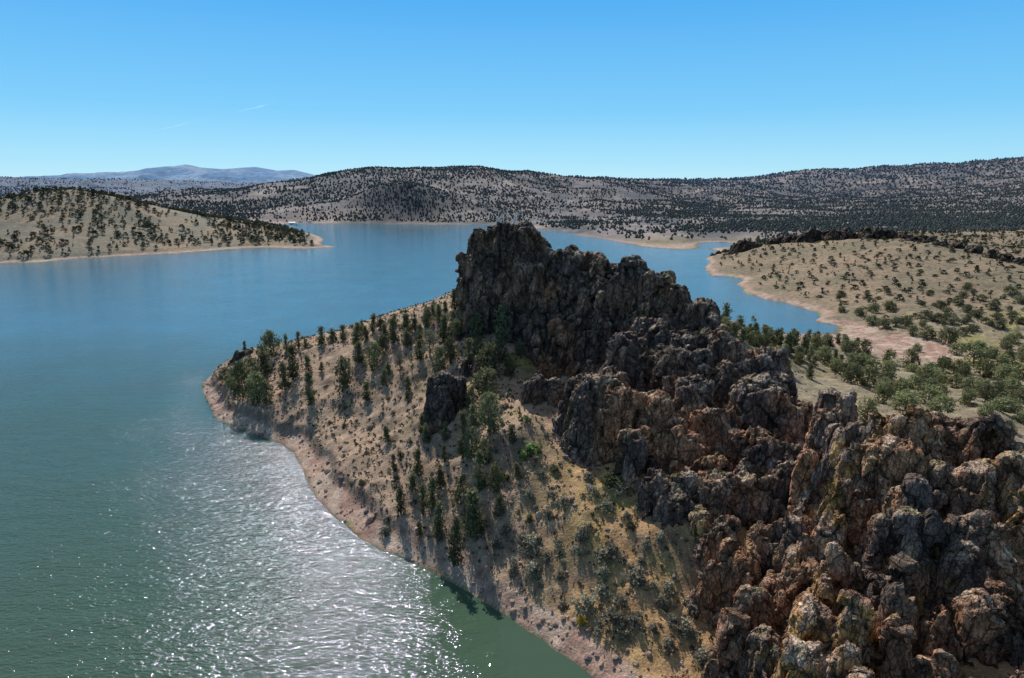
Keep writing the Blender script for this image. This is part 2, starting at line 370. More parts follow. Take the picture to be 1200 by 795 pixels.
# ------------------------------------------------------------------ lake
def water():
    m, nt, b = newmat('lake_water')
    geo = N(nt, 'ShaderNodeNewGeometry'); pos = geo.outputs['Position']; sep = N(nt, 'ShaderNodeSeparateXYZ'); nt.links.new(pos, sep.inputs[0])
    # wind-sheltered strip along the near right shore
    A = G(515, 680); B = G(585, 800); d = (B-A)[:2]; d /= np.linalg.norm(d); nrm = (d[1], -d[0])
    if np.dot(nrm, (G(680, 775)-A)[:2]) < 0: nrm = (-nrm[0], -nrm[1])
    dist = mathn(nt, 'ADD', mathn(nt, 'MULTIPLY', sep.outputs[0], nrm[0]), mathn(nt, 'MULTIPLY', sep.outputs[1], nrm[1]))
    dist = mathn(nt, 'SUBTRACT', dist, float(np.dot(nrm, A[:2])))
    nz = noise_n(nt, .15, 3, .5, pos); dist = mathn(nt, 'ADD', dist, mathn(nt, 'MULTIPLY', mathn(nt, 'SUBTRACT', nz.outputs['Fac'], .5), 14))
    lee = mapr(nt, dist, -3, 3.5, 1, 0)
    # the lee only lies close to the shore, so fade it out farther along the lake
    far = mapr(nt, sep.outputs[1], 112, 124, 0, 1)
    amp = mathn(nt, 'MAXIMUM', lee, far)
    gust = noise_n(nt, .035, 3, .5, pos); amp = mathn(nt, 'MULTIPLY', amp, mapr(nt, gust.outputs['Fac'], .3, .7, .7, 1.15))
    amp = mathn(nt, 'ADD', mathn(nt, 'MULTIPLY', amp, .93), .07)
    amp = mathn(nt, 'MULTIPLY', amp, mapr(nt, sep.outputs[1], 150, 330, 1, .35))
    mp = N(nt, 'ShaderNodeMapping'); mp.inputs['Rotation'].default_value = (0, 0, R(-45)); mp.inputs['Scale'].default_value = (.55, 1.5, 1); nt.links.new(pos, mp.inputs['Vector'])
    n1 = noise_n(nt, 1.15, 2.5, .55, mp.outputs[0]); n2 = noise_n(nt, .22, 2, .5, mp.outputs[0])
    h = mathn(nt, 'ADD', mathn(nt, 'MULTIPLY', n1.outputs['Fac'], WAVE), mathn(nt, 'MULTIPLY', n2.outputs['Fac'], WAVE*1.4))
    h = mathn(nt, 'MULTIPLY', h, amp)
    bm = N(nt, 'ShaderNodeBump'); bm.inputs['Strength'].default_value = 1; bm.inputs['Distance'].default_value = 1
    nt.links.new(h, bm.inputs['Height']); nt.links.new(bm.outputs[0], b.inputs['Normal'])
    big = noise_n(nt, .006, 3, .5, pos)
    t = mapr(nt, sep.outputs[1], 90, 330, 0, 1); t = mathn(nt, 'ADD', t, mathn(nt, 'MULTIPLY', mathn(nt, 'SUBTRACT', big.outputs['Fac'], .5), .35))
    cr = N(nt, 'ShaderNodeValToRGB'); cr.color_ramp.elements[0].color = (.050, .088, .056, 1); cr.color_ramp.elements[1].color = (.058, .155, .215, 1)
    e = cr.color_ramp.elements.new(.45); e.color = (.048, .112, .108, 1)
    nt.links.new(t, cr.inputs[0]); nt.links.new(cr.outputs[0], b.inputs['Base Color'])
    b.inputs['Roughness'].default_value = .075; b.inputs['IOR'].default_value = 1.33; b.inputs['Specular IOR Level'].default_value = .5
    b.inputs['Specular Tint'].default_value = (.64, .50, 1, 1)
    xs = np.array([-16000, 16000.]); V = [(-16000, -400, 0), (16000, -400, 0), (16000, 16000, 0), (-16000, 16000, 0)]
    o = link('lake_water', make_mesh('lake_water', V, [[0, 1, 2, 3]], None, m, False)); tag(o, kind='structure')
WAVE = 0.40
water()

# ------------------------------------------------------------------ crags
def column(T, rx, ry, zb, seed, flare=.3):
    rn = np.random.default_rng(seed); nt_, na = 12, 20; V = []; 
    rot = rn.uniform(0, 3.14); ca, sa = math.cos(rot), math.sin(rot)
    lean = rn.normal(0, .06, 2); ph = rn.uniform(0, 6.28, 3)
    for i in range(nt_):
        t = 1-(1-i/(nt_-1))**1.6 if False else i/(nt_-1)
        z = zb + (T[2]-zb)*math.sin(t*math.pi/2)
        tt = (z-zb)/(T[2]-zb)
        r = (max(0, 1-tt**4))**.5*(1+flare*(1-tt)) + .02
        for k in range(na):
            a = 2*math.pi*k/na; rr = r*(1 + .12*math.sin(2*a+ph[0]) + .09*math.sin(3*a+ph[1]+tt*2) + .06*math.sin(5*a+ph[2]))
            ex, ey = rr*math.cos(a), rr*math.sin(a)
            V.append((T[0]+rx*ex - lean[0]*(T[2]-z), T[1]+ry*ey - lean[1]*(T[2]-z), z))
    V = np.array(V); Fq = []
    for i in range(nt_-1):
        for k in range(na):
            Fq.append((i*na+k, i*na+(k+1) % na, (i+1)*na+(k+1) % na, (i+1)*na+k))
    n = len(V); V = np.vstack([V, [[T[0], T[1], zb-.5]], [[T[0], T[1], T[2]+.05]]])
    Ft = [(n, (k+1) % na, k, k) for k in range(na)] + [((nt_-1)*na+k, (nt_-1)*na+(k+1) % na, n+1, n+1) for k in range(na)]
    return V, Fq, Ft
def remesh(V, faces, vox):
    me = bpy.data.meshes.new('tmp'); me.from_pydata([tuple(v) for v in V] if not isinstance(faces, np.ndarray) else V.tolist(), [], faces if not isinstance(faces, np.ndarray) else faces.tolist()); me.update()
    o = bpy.data.objects.new('tmp', me); COL.objects.link(o)
    md = o.modifiers.new('r', 'REMESH'); md.mode = 'VOXEL'; md.voxel_size = vox; md.use_smooth_shade = True
    dg = bpy.context.evaluated_depsgraph_get(); ev = o.evaluated_get(dg); m2 = ev.to_mesh()
    nv = len(m2.vertices); co = np.empty(nv*3, np.float32); m2.vertices.foreach_get('co', co); no = np.empty(nv*3, np.float32); m2.vertices.foreach_get('normal', no)
    fl = np.empty(len(m2.loops), np.int32); m2.loops.foreach_get('vertex_index', fl)
    assert len(fl) == 4*len(m2.polygons)
    ev.to_mesh_clear(); bpy.data.objects.remove(o); bpy.data.meshes.remove(me)
    return co.reshape(-1, 3).astype(float), no.reshape(-1, 3).astype(float), fl.reshape(-1, 4)
def normals(V, Fq):
    a = V[Fq[:, 2]]-V[Fq[:, 0]]; b = V[Fq[:, 3]]-V[Fq[:, 1]]; n = np.cross(a, b); o = np.zeros_like(V)
    for k in range(4):
        for c in range(3): o[:, c] += np.bincount(Fq[:, k], n[:, c], len(V))
    return o/np.maximum(np.linalg.norm(o, axis=1, keepdims=True), 1e-9)
def facets(p, seed=0, tilt=1.0):          # broken planar facets: every cell is a randomly tilted plane
    i = np.floor(p).astype(np.int64); f1 = np.full(len(p), 9.0); f2 = f1.copy(); val = np.zeros(len(p)); idv = np.zeros(len(p))
    for a in (-1, 0, 1):
        for b in (-1, 0, 1):
            for c in (-1, 0, 1):
                x, y, z = i[:, 0]+a, i[:, 1]+b, i[:, 2]+c
                h = _h(x, y, z, seed); k = _h(x, y, z, seed+777)
                dx = p[:, 0]-x-(h & 1023)/1023.0; dy = p[:, 1]-y-((h >> 10) & 1023)/1023.0; dz = p[:, 2]-z-((h >> 20) & 1023)/1023.0
                d = dx*dx+dy*dy+dz*dz; m = d < f1
                v = dx*((k & 1023)/511.5-1) + dy*(((k >> 10) & 1023)/511.5-1) + dz*(((k >> 20) & 1023)/511.5-1)
                f2 = np.where(m, f1, np.minimum(f2, d)); val = np.where(m, v, val); idv = np.where(m, (h % 977)/977.0, idv); f1 = np.where(m, d, f1)
    return np.sqrt(f1), np.sqrt(f2), val*tilt, idv
ROT = np.linalg.qr(np.array([[1, .4, .3], [-.5, 1, .2], [.1, -.3, 1]]))[0]
def crag(name, label, cols, vox, seed, big=(7, 1.3), mid=(3.0, .9), sm=(1.1, .3), ochre=0.0, red=0.0, extra=1, zb=None, cat='rock crag', stretch=.34, dark=1.0, steep=2.8):
    rn = np.random.default_rng(seed); allc = []
    for c in cols:
        u, v, y, wpx = c[:4]; ry_ratio = c[4] if len(c) > 4 else 1.1
        T = P(u, v, y); r = wpx/2/F*proj(T)[2]
        allc.append((T, r, r*ry_ratio))
        for k in range(extra):                                      # lower shoulders clustered on the main pillar
            a = rn.uniform(0, 6.28); T2 = T + np.array([math.cos(a)*r*1.1, math.sin(a)*r*1.1, -rn.uniform(.25, 1.1)*r])
            allc.append((T2, r*rn.uniform(.35, .6), r*rn.uniform(.35, .6)))
    A = np.array([t[0] for t in allc]); rm = max(t[1] for t in allc); pad = rm*1.6 + 6*min(1, vox/.3)
    g_ = vox*1.5; xs = np.arange(A[:, 0].min()-pad, A[:, 0].max()+pad, g_); ys = np.arange(A[:, 1].min()-pad, A[:, 1].max()+pad, g_)
    X, Y = np.meshgrid(xs, ys); sh = X.shape; x, y = X.ravel(), Y.ravel(); p = np.c_[x, y, 0*x]
    wsc = rm*1.4; wx = fbm(p/wsc, 4, seed+70)*rm*.55; wy = fbm(p/wsc+40, 4, seed+71)*rm*.55
    hg = base_h(x, y); zc = np.full(len(x), -99.0)
    for T, rx, ry in allc:
        th = rn.uniform(0, 3.14); ca, sa = math.cos(th), math.sin(th)
        dx, dy = x+wx-T[0], y+wy-T[1]; e = (np.abs((dx*ca+dy*sa)/rx)**3.2 + np.abs((-dx*sa+dy*ca)/ry)**3.2)**(1/3.2); r = (rx+ry)/2
        drop = np.where(e < .65, .10*r*(e/.65)**2, .10*r + (e-.65)*r*steep)
        drop = np.where(e > 1.5, .10*r + .85*r*steep + (e-1.5)*r*steep*.55, drop)
        zc = np.maximum(zc, T[2]-drop)
    zc = zc + fbm(p/(rm*.9)+9, 4, seed+72)*rm*.30
    bot = np.minimum(hg-3.5, zc.max()-1); top = np.maximum(zc, bot+.4)
    nx, ny = len(xs), len(ys); n = nx*ny; i0 = (np.arange(ny-1)[:, None]*nx + np.arange(nx-1)[None]).ravel()
    q1 = np.c_[i0, i0+1, i0+nx+1, i0+nx]; q2 = q1[:, ::-1]+n
    e1 = np.arange(nx-1); e2 = np.arange(ny-1)*nx
    wl = [np.c_[e1, e1+n, e1+1+n, e1+1], np.c_[e1+(ny-1)*nx+1, e1+(ny-1)*nx+1+n, e1+(ny-1)*nx+n, e1+(ny-1)*nx], np.c_[e2+nx, e2+nx+n, e2+n, e2], np.c_[e2+nx-1, e2+nx-1+n, e2+2*nx-1+n, e2+2*nx-1]]
    Fc = np.vstack([q1, q2]+wl); V = np.vstack([np.c_[x, y, top], np.c_[x, y, bot-2.0]])
    V, No, Fq = remesh(V, Fc, vox*1.5)
    def disp(V, No, sc_, amp, sd):
        pw = V.copy(); wv = np.c_[fbm(V/(sc_*1.3), 3, sd), fbm(V/(sc_*1.3)+50, 3, sd+1), fbm(V/(sc_*1.3)+90, 3, sd+2)]
        pw = pw + wv*sc_*.28; pw[:, 2] *= stretch
        f1, f2, val, idv = facets(pw/sc_, sd)
        cre = np.clip((f2-f1)*4.5, 0, 1)
        q = V.copy(); q[:, 2] *= stretch; rd = 1-np.abs(fbm(q/(sc_*.9), 4, sd+5))*2.2
        return amp*(val*1.15 + .55*(idv-.5)*2 - (1-cre)*.28) + amp*.16*(rd-.5), cre, idv
    d1, c1, i1 = disp(V, No, big[0], big[1], seed+10)
    V = V + No*d1[:, None]
    V, No, Fq = remesh(V, Fq, vox)
    d2, c2, i2 = disp(V, No, mid[0], mid[1], seed+20)
    V = V + No*d2[:, None]; No = normals(V, Fq)
    if np.dot(No[np.argmax(V[:, 2])], (0, 0, 1)) < 0: No = -No
    d3, c3, i3 = disp(V, No, sm[0], sm[1], seed+30)
    V = V + No*d3[:, None]; No2 = normals(V, Fq)
    d4, c4, _ = disp(V, No2, sm[0]*.42, sm[1]*.38, seed+40)
    V = V + No2*d4[:, None]; No2 = normals(V, Fq)
    # colours
    p = V
    n1 = fbm(p/7, 4, seed+50); n2 = fbm(p/2.2, 3, seed+60)
    c = mix(np.broadcast_to(np.array([.165, .112, .095]), V.shape), np.array([.29, .17, .112]), sstep(-.25, .35, n1))
    c = mix(c, np.array([.44, .20, .10]), sstep(.0, .45, fbm(p/11+7, 3, seed+3)+red-.15)*.75)
    if ochre:
        oc = sstep(.02, .35, fbm(p/np.array([5, 5, 14.])+3, 3, seed+4)+ochre-.25)*sstep(.75, .2, No2[:, 2])
        c = mix(c, mix(np.broadcast_to(np.array([.52, .29, .09]), V.shape), np.array([.50, .33, .26]), sstep(-.2, .4, n2)), oc*.85)
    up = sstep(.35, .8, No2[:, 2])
    c = mix(c, np.array([.50, .385, .29]), up*sstep(-.3, .3, n2)*.75)  # sunlit tops painted as paler patches on upward faces
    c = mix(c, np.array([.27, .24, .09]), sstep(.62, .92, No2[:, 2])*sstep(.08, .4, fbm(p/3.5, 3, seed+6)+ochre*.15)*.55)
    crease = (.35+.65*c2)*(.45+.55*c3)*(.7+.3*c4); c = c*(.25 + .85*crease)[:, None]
    c = c*(.75+.5*i2[:, None])*(.85+.3*i3[:, None])*dark
    # drop what lies deep underground
    hg = height(V[:, 0], V[:, 1], False); keep = (V[:, 2] - hg > -1.2)
    Fk = Fq[keep[Fq].any(1)]; used = np.unique(Fk); mp = np.full(len(V), -1); mp[used] = np.arange(len(used))
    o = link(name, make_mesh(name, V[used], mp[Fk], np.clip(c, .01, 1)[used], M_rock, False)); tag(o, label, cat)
    print('crag', name, len(used)); return o
crag('rock_crag', 'tall dark summit crag standing at the top of the headland against the lake',
     [(564,277,189,44),(556,292,188,30),(588,264,188,46),(612,264,187,46),(630,275,186,30),(560,308,188,28,1.3),(577,300,184,34),(600,318,182,40),(622,308,181,40),(640,330,180,36),(648,290,184,26),(660,318,180,30),(590,360,181,22),(650,378,173,26)], .36, 1, extra=1, big=(9, 1.5), mid=(3.4, 1.1), sm=(1.3, .45), red=.04, dark=.95, steep=7)
crag('rock_ridge', 'long jagged dark cliff running down from the summit crag to the lower buttress',
     [(668,292,182,42),(698,309,178,38),(724,312,175,32),(752,303,171,40),(776,320,166,38),(800,336,161,42),(822,354,156,40),(840,378,150,42),(826,366,155,40),(672,325,178,34),(694,338,174,36),(716,330,172,34),(742,345,168,40),(766,345,165,36),(790,368,159,40),(812,385,154,36),(680,372,171,28),(712,375,166,32),(760,378,154,60),(735,395,149,50),(795,385,150,60),(828,386,149,50),(775,408,143,50),(812,405,144,50),(700,440,135,44),(725,430,137,50)], .38, 2, extra=1, big=(8, 1.5), mid=(3.2, 1.1), sm=(1.3, .42), red=.10, dark=.92, steep=5)
crag('rock_buttress', 'broad domed brown buttress between the dark cliff and the orange outcrops',
     [(860,396,143,58),(888,412,138,58),(908,440,131,48),(926,470,125,38),(845,425,137,66),(880,450,128,64),(812,440,129,64),(690,442,130,36),(716,447,127,40),(745,455,125,46),(775,460,124,50),(840,470,123,64),(872,505,117,60),(902,505,118,46),(800,500,118,56),(752,508,117,44),(835,545,109,50),(808,552,108,44),(778,548,109,36),(706,500,124,26),(798,582,104,24)], .34, 3, extra=1, big=(7.5, 1.4), mid=(3.2, .95), sm=(1.2, .38), red=.20, dark=1.2, steep=5)
crag('rock_pinnacle', 'reddish blocky knob standing up behind the gap between the two outcrops', [(972,455,107,30),(990,460,104,28),(966,478,104,28),(982,500,101,34),(952,525,100,22)], .28, 4, big=(5, .7), mid=(2.2, .5), sm=(.9, .25), red=.6, dark=1.45, extra=0, steep=7)
crag('ledge_outcrop', 'rough rock apron with a yellow grassy ledge left of the orange rib',
     [(824,602,101,34),(845,568,104,44),(872,554,105,48),(903,550,105,48),(934,548,104,40),(898,512,113,34),(925,514,112,34),(948,532,106,28),(864,645,91,46),(900,618,94.5,50),(935,612,93,46),(848,610,97,34),(884,695,82,48),(918,680,84,50),(948,665,85,44),(900,755,74,50),(940,740,76,50),(915,820,69,56),(955,810,69,60)], .25, 5, big=(8, 1.6), mid=(3.2, 1.0), sm=(1.0, .24), ochre=.10, red=.25, dark=1.12, extra=1, steep=3.8)
crag('rib_outcrop', 'tall orange streaked rock rib below the rounded purple brown top',
     [(1008,492,98,36),(1030,480,97,40),(1060,474,96,42),(1092,482,95,42),(1000,522,94,32),(1035,520,92,44),(1065,520,90,40),(988,560,90,36),(985,600,86,36),(982,640,82,36),(970,680,78.5,38),(955,722,75,38),(940,765,71,40),(1012,700,72,30),(1000,760,68,36)], .24, 6, big=(8, 1.6), mid=(3.2, 1.05), sm=(1.0, .24), ochre=.42, red=.38, dark=1.22, extra=1, steep=5)
crag('massif_outcrop', 'largest rock mass at the right edge with a wide shadowed face',
     [(1120,492,93,50),(1155,497,91,50),(1190,525,88,60),(1240,560,85,70),(1330,600,80,90),(1105,535,88,60),(1150,545,85,70),(1200,570,82,70),(1078,560,84,38),(1070,605,80,38),(1062,650,76,36),(1054,695,72,36),(1040,740,68,40),(1020,790,64,44),(1240,640,76,80),(1135,605,80.5,64),(1175,640,78,70),(1120,655,76,50),(1160,700,72,70),(1215,720,70,80),(1105,715,70,44),(1100,775,64,44),(1150,800,61,60),(1240,780,61,80)], .24, 7, big=(10, 2.0), mid=(3.8, 1.2), sm=(1.1, .25), ochre=.18, red=.30, dark=1.02, extra=1, steep=6)
crag('rock_stack', 'flat topped dark rock standing alone on the open slope among junipers', [(506,440,150,22),(520,437,149,24),(534,442,149,20),(500,452,149,14),(518,450,147,30)], .3, 8, big=(4, .5), mid=(2, .4), extra=0, dark=.85, steep=9)
crag('fallen_block', 'large rounded brown boulder lying below the foot of the summit crag', [(630,440,147,30),(645,446,146,24),(622,447,146,20),(652,458,144,16)], .28, 9, big=(4, .5), mid=(2, .35), extra=0, red=.1, steep=6)
crag('tip_outcrop', 'small dark outcrop at the very tip of the headland beside a lone conifer', [(282,412,232,14),(293,409,233,14),(303,412,233,12),(276,420,231,10)], .35, 10, big=(4, .5), mid=(2, .5), extra=1, dark=.8, steep=5)
crag('ridge_outcrop', 'narrow rock fin breaking the slope left of the cliff foot', [(560,415,165,12),(575,418,165,14),(545,420,166,10)], .3, 11, big=(3, .4), mid=(1.6, .4), extra=0, steep=7)
for k, (lab, cs) in enumerate([
        ('small dark outcrop nearest the inlet mouth on the far bank crest', [(864,287,640,8),(872,285,640,10),(882,285,640,10)]),
        ('dark jagged outcrop second from the inlet on the far bank crest', [(905,284,625,10),(918,281,620,12),(930,279,610,12)]),
        ('tall black outcrop at the middle of the far bank crest', [(944,276,600,14),(958,273,595,16),(972,274,590,16),(988,271,585,18),(1000,276,580,12)]),
        ('long black broken outcrop right of the tall middle one on the far bank', [(1015,274,570,14),(1030,272,565,16),(1046,274,560,14),(1060,277,550,14)]),
        ('rounded black outcrop where the far bank crest starts to drop', [(1074,279,535,16),(1086,281,525,14)]),
        ('low dark rock line descending the right end of the far bank crest', [(1105,285,500,14),(1125,288,485,16),(1145,292,470,14),(1165,297,450,14)]),
        ('last low dark rocks of the crest at the right edge of the photo', [(1180,303,430,12),(1198,308,420,14),(1220,314,410,14)])]):
    crag('crest_outcrop', lab, [(a, b_-3.5, c_, d_*1.1) for a, b_, c_, d_ in cs], .9, 20+k, big=(9, 1.8), mid=(4, 1.5), sm=(2, .5), extra=3, dark=.42, cat='rock outcrop')
crag('point_outcrop', 'pair of dark rocks at the water on the inlet point', [(842,294,690,10),(836,297,680,9),(850,292,700,10)], .9, 31, big=(6, 1), mid=(3, .8), extra=1, dark=.6, cat='rock outcrop')

# ------------------------------------------------------------------ foliage templates
def tufts(C, out, size, rn, shade):
    n = len(C); a = rn.normal(size=(n, 3)); a /= np.linalg.norm(a, axis=1, keepdims=True)
    b = np.cross(a, out + rn.normal(0, .5, (n, 3))); b /= np.maximum(np.linalg.norm(b, axis=1, keepdims=True), 1e-6)
    sz = size*rn.uniform(.6, 1.3, (n, 1))
    V = np.stack([C - a*sz*.5 - b*sz*.25, C + a*sz*.6, C - a*sz*.2 + b*sz*.5], 1).reshape(-1, 3)
    Fc = np.arange(3*n).reshape(-1, 3); col = np.repeat(shade, 3)[:, None]*np.ones(3)
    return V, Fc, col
def tube(path, rad, k=6):
    V = []; Fc = []
    path = np.array(path, float)
    for i, (p, r) in enumerate(zip(path, rad)):
        d = path[min(i+1, len(path)-1)]-path[max(i-1, 0)]; d /= np.linalg.norm(d)
        a = np.cross(d, (0.3, 1, 0.1)); a /= np.linalg.norm(a); b = np.cross(d, a)
        for j in range(k): t = 2*math.pi*j/k; V.append(p + r*(math.cos(t)*a + math.sin(t)*b))
    for i in range(len(path)-1):
        for j in range(k): Fc.append((i*k+j, i*k+(j+1) % k, (i+1)*k+(j+1) % k, (i+1)*k+j))
    return V, Fc
def tubes(list_):
    V = []; Fc = []
    for p, r in list_:
        v, f = tube(p, r); n = len(V); V += v; Fc += [tuple(i+n for i in q) for q in f]
    return np.array(V), np.array(Fc)
# all templates are 1 m tall
def tree_tpl(kind, seed, mat, nb=46, per=15, szf=1.0):
    rn = np.random.default_rng(seed); wv = {'cone': .19, 'slim': .13, 'round': .46, 'broad': .36, 'sparse': .34}[kind]
    z0 = {'cone': .10, 'slim': .08, 'round': .04, 'broad': .08, 'sparse': .22}[kind]
    C = []; O = []; S = []; limbs = []
    lean = rn.normal(0, .03, 2)
    for i in range(nb):
        t = rn.uniform(0, 1)**(1.15 if kind in ('cone', 'slim') else .9)
        if kind in ('cone', 'slim'): r = wv*(1-t)**.75*(.75+.4*math.sin(t*9+seed))+.015
        else: r = wv*math.sqrt(max(0, 1-(2*t-.85)**2/1.35))
        a = rn.uniform(0, 6.28); rr = r*rn.uniform(.55, 1.12)
        c = np.array([math.cos(a)*rr + lean[0]*t, math.sin(a)*rr + lean[1]*t, z0 + t*(.93-z0)])
        cs = {'cone': .055, 'slim': .045, 'round': .10, 'broad': .085, 'sparse': .05}[kind]
        n = per if kind != 'sparse' else per//2
        q = c + rn.normal(0, 1, (n, 3))*cs*np.array([1, 1, .9]); C.append(q); O.append(np.tile([math.cos(a), math.sin(a), .5], (n, 1)))
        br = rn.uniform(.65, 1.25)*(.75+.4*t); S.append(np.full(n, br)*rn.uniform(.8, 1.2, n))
        if i % 4 == 0 or kind == 'sparse': limbs.append((c, t))
    top = np.array([[lean[0], lean[1], z] for z in np.linspace(.8, .99, 8)]) + rn.normal(0, .008, (8, 3))*(1 if kind in ('cone', 'slim') else 5)
    C.append(top); O.append(np.tile([0, 0, 1.], (8, 1))); S.append(np.full(8, 1.1))
    C = np.vstack(C); O = np.vstack(O); S = np.concatenate(S)
    C[:, 2] = np.clip(C[:, 2], .01, 1.0)
    size = {'cone': .075, 'slim': .062, 'round': .125, 'broad': .105, 'sparse': .06}[kind]
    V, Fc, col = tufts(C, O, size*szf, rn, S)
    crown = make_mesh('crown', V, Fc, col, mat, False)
    L = [([(0, 0, -.06), (.008, 0, .2), (lean[0]*.5, lean[1]*.5, .5), (lean[0], lean[1], .86)], (.034, .026, .017, .004))]
    for c, t in limbs:
        zb = max(.07, c[2]-.12); L.append(([(lean[0]*t*.5, lean[1]*t*.5, zb), tuple((c+np.array([0, 0, zb]))/2*np.array([1, 1, 1])), tuple(c)], (.012, .008, .003)))
    tv, tf = tubes(L)
    trunk = make_mesh('trunk', tv, tf, None, M_bark)
    return crown, trunk, (V, Fc, col)
T_jun = {k: [tree_tpl(k, s_, M_jun) for s_ in range(sd, sd+n)] for k, sd, n in (('cone', 1, 5), ('slim', 11, 3), ('round', 21, 4), ('broad', 31, 4), ('sparse', 41, 3))}
T_bri = {k: [tree_tpl(k, s_, M_jung) for s_ in range(sd, sd+n)] for k, sd, n in (('cone', 51, 3), ('round', 61, 3), ('broad', 71, 4))}
def bush_tpl(seed, mat, n=34, per=13, sz=.15):
    rn = np.random.default_rng(seed); C = []; O = []; S = []
    for i in range(n):
        a = rn.uniform(0, 6.28); el = rn.uniform(0, 1.5); r = rn.uniform(.5, 1)
        d = np.array([math.cos(a)*math.cos(el), math.sin(a)*math.cos(el), math.sin(el)])
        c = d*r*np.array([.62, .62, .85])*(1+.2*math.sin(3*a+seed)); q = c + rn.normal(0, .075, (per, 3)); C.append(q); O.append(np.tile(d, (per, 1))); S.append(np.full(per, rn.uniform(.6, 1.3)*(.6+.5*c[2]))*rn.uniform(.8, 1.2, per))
    C = np.vstack(C); C[:, 2] = np.clip(C[:, 2], 0.02, 1)
    V, Fc, col = tufts(C, np.vstack(O), sz, rn, np.concatenate(S))
    crown = make_mesh('twigs', V, Fc, col, mat, False)
    L = []
    for k in range(7):
        a = rn.uniform(0, 6.28); L.append(([(0, 0, -.1), (math.cos(a)*.15, math.sin(a)*.15, .3), (math.cos(a)*.4, math.sin(a)*.4, .62)], (.03, .02, .008)))
    tv, tf = tubes(L)
    return crown, make_mesh('stem', tv, tf, None, M_bark), (V, Fc, col)
T_bush = {'sage': [bush_tpl(s_, M_sage) for s_ in range(81, 85)], 'green': [bush_tpl(s_, M_green) for s_ in (91, 92)], 'ochre': [bush_tpl(95, M_yel)], 'dark': [bush_tpl(s_, M_jun) for s_ in (96, 97)]}

def plant(name, tpl, loc, h, wf, cat, parts=('crown', 'trunk')):
    o = bpy.data.objects.new(name, None); COL.objects.link(o); o.location = loc; o.empty_display_size = .5
    o.rotation_euler = (0, 0, rng.uniform(0, 6.28)); o.scale = (h*wf, h*wf, h)
    for me, nm in zip(tpl[:2], parts):
        c = bpy.data.objects.new(nm, me); COL.objects.link(c); c.parent = o
    o['category'] = cat
    return o

# ------------------------------------------------------------------ tree list: base u, v, height px, width px, kind
TL = [(287,411,11,5,'c'),(318,416,26,20,'r'),(336,412,19,7,'s'),(350,408,19,7,'s'),(358,408,11,6,'c'),(377,405,20,12,'c'),(390,399,14,11,'c'),(402,399,17,10,'c'),(417,408,28,14,'c'),(424,390,15,8,'c'),
 (437,390,21,9,'s'),(446,385,13,9,'c'),(462,380,11,8,'c'),(461,401,28,15,'c'),(476,390,26,12,'c'),(477,406,20,11,'c'),(486,388,20,10,'c'),(439,434,29,17,'b'),(449,419,24,14,'b'),(310,441,34,18,'c'),(344,446,37,17,'c'),
 (334,457,31,13,'c'),(362,441,22,9,'s'),(364,474,34,15,'c'),(403,458,34,18,'b'),(449,452,18,10,'c'),(285,467,40,24,'b'),(303,474,34,24,'b'),(313,474,26,14,'b'),(265,452,18,14,'b'),(469,442,26,14,'p'),(492,424,22,12,'c'),
 (504,421,31,24,'p'),(478,471,13,7,'s'),(494,508,20,8,'s'),(377,437,10,7,'c'),(499,382,18,10,'c'),(533,368,25,12,'c'),(546,367,20,12,'c'),(563,363,21,14,'c'),(501,386,23,12,'b'),(515,380,20,13,'c'),(520,401,28,14,'c'),
 (541,388,25,13,'p'),(532,389,22,13,'c'),(558,403,30,19,'b'),(590,400,36,22,'b'),(492,403,21,10,'c'),(515,436,25,16,'b'),(550,433,30,14,'c'),(574,446,40,26,'b'),(571,470,34,30,'b'),(479,460,18,10,'c'),
 (543,541,50,17,'c'),(553,541,34,18,'b'),(573,510,44,24,'b'),(563,577,40,18,'c'),(581,577,30,16,'b'),(516,572,26,13,'c'),(490,559,30,12,'c'),(521,542,20,8,'s'),(470,606,29,14,'c'),(496,603,32,10,'s'),(507,598,34,15,'c'),
 (513,640,42,17,'c'),(532,669,52,19,'c'),(544,618,42,26,'p'),(557,640,52,28,'c'),(544,587,30,12,'c'),(462,553,18,9,'c'),(522,520,20,9,'s'),(492,629,16,10,'c'),(455,440,14,10,'c'),(296,452,30,18,'b'),(275,458,22,16,'b'),
 (536,400,24,14,'b'),(483,440,24,12,'p'),(527,424,26,16,'b'),(560,425,26,16,'b'),(585,425,26,18,'b'),(610,420,16,12,'b'),(553,480,24,14,'b'),(568,545,26,16,'b'),(597,440,20,14,'b'),(430,400,16,9,'c'),(452,398,18,10,'c'),(508,372,14,9,'c'),(522,365,12,8,'c')]
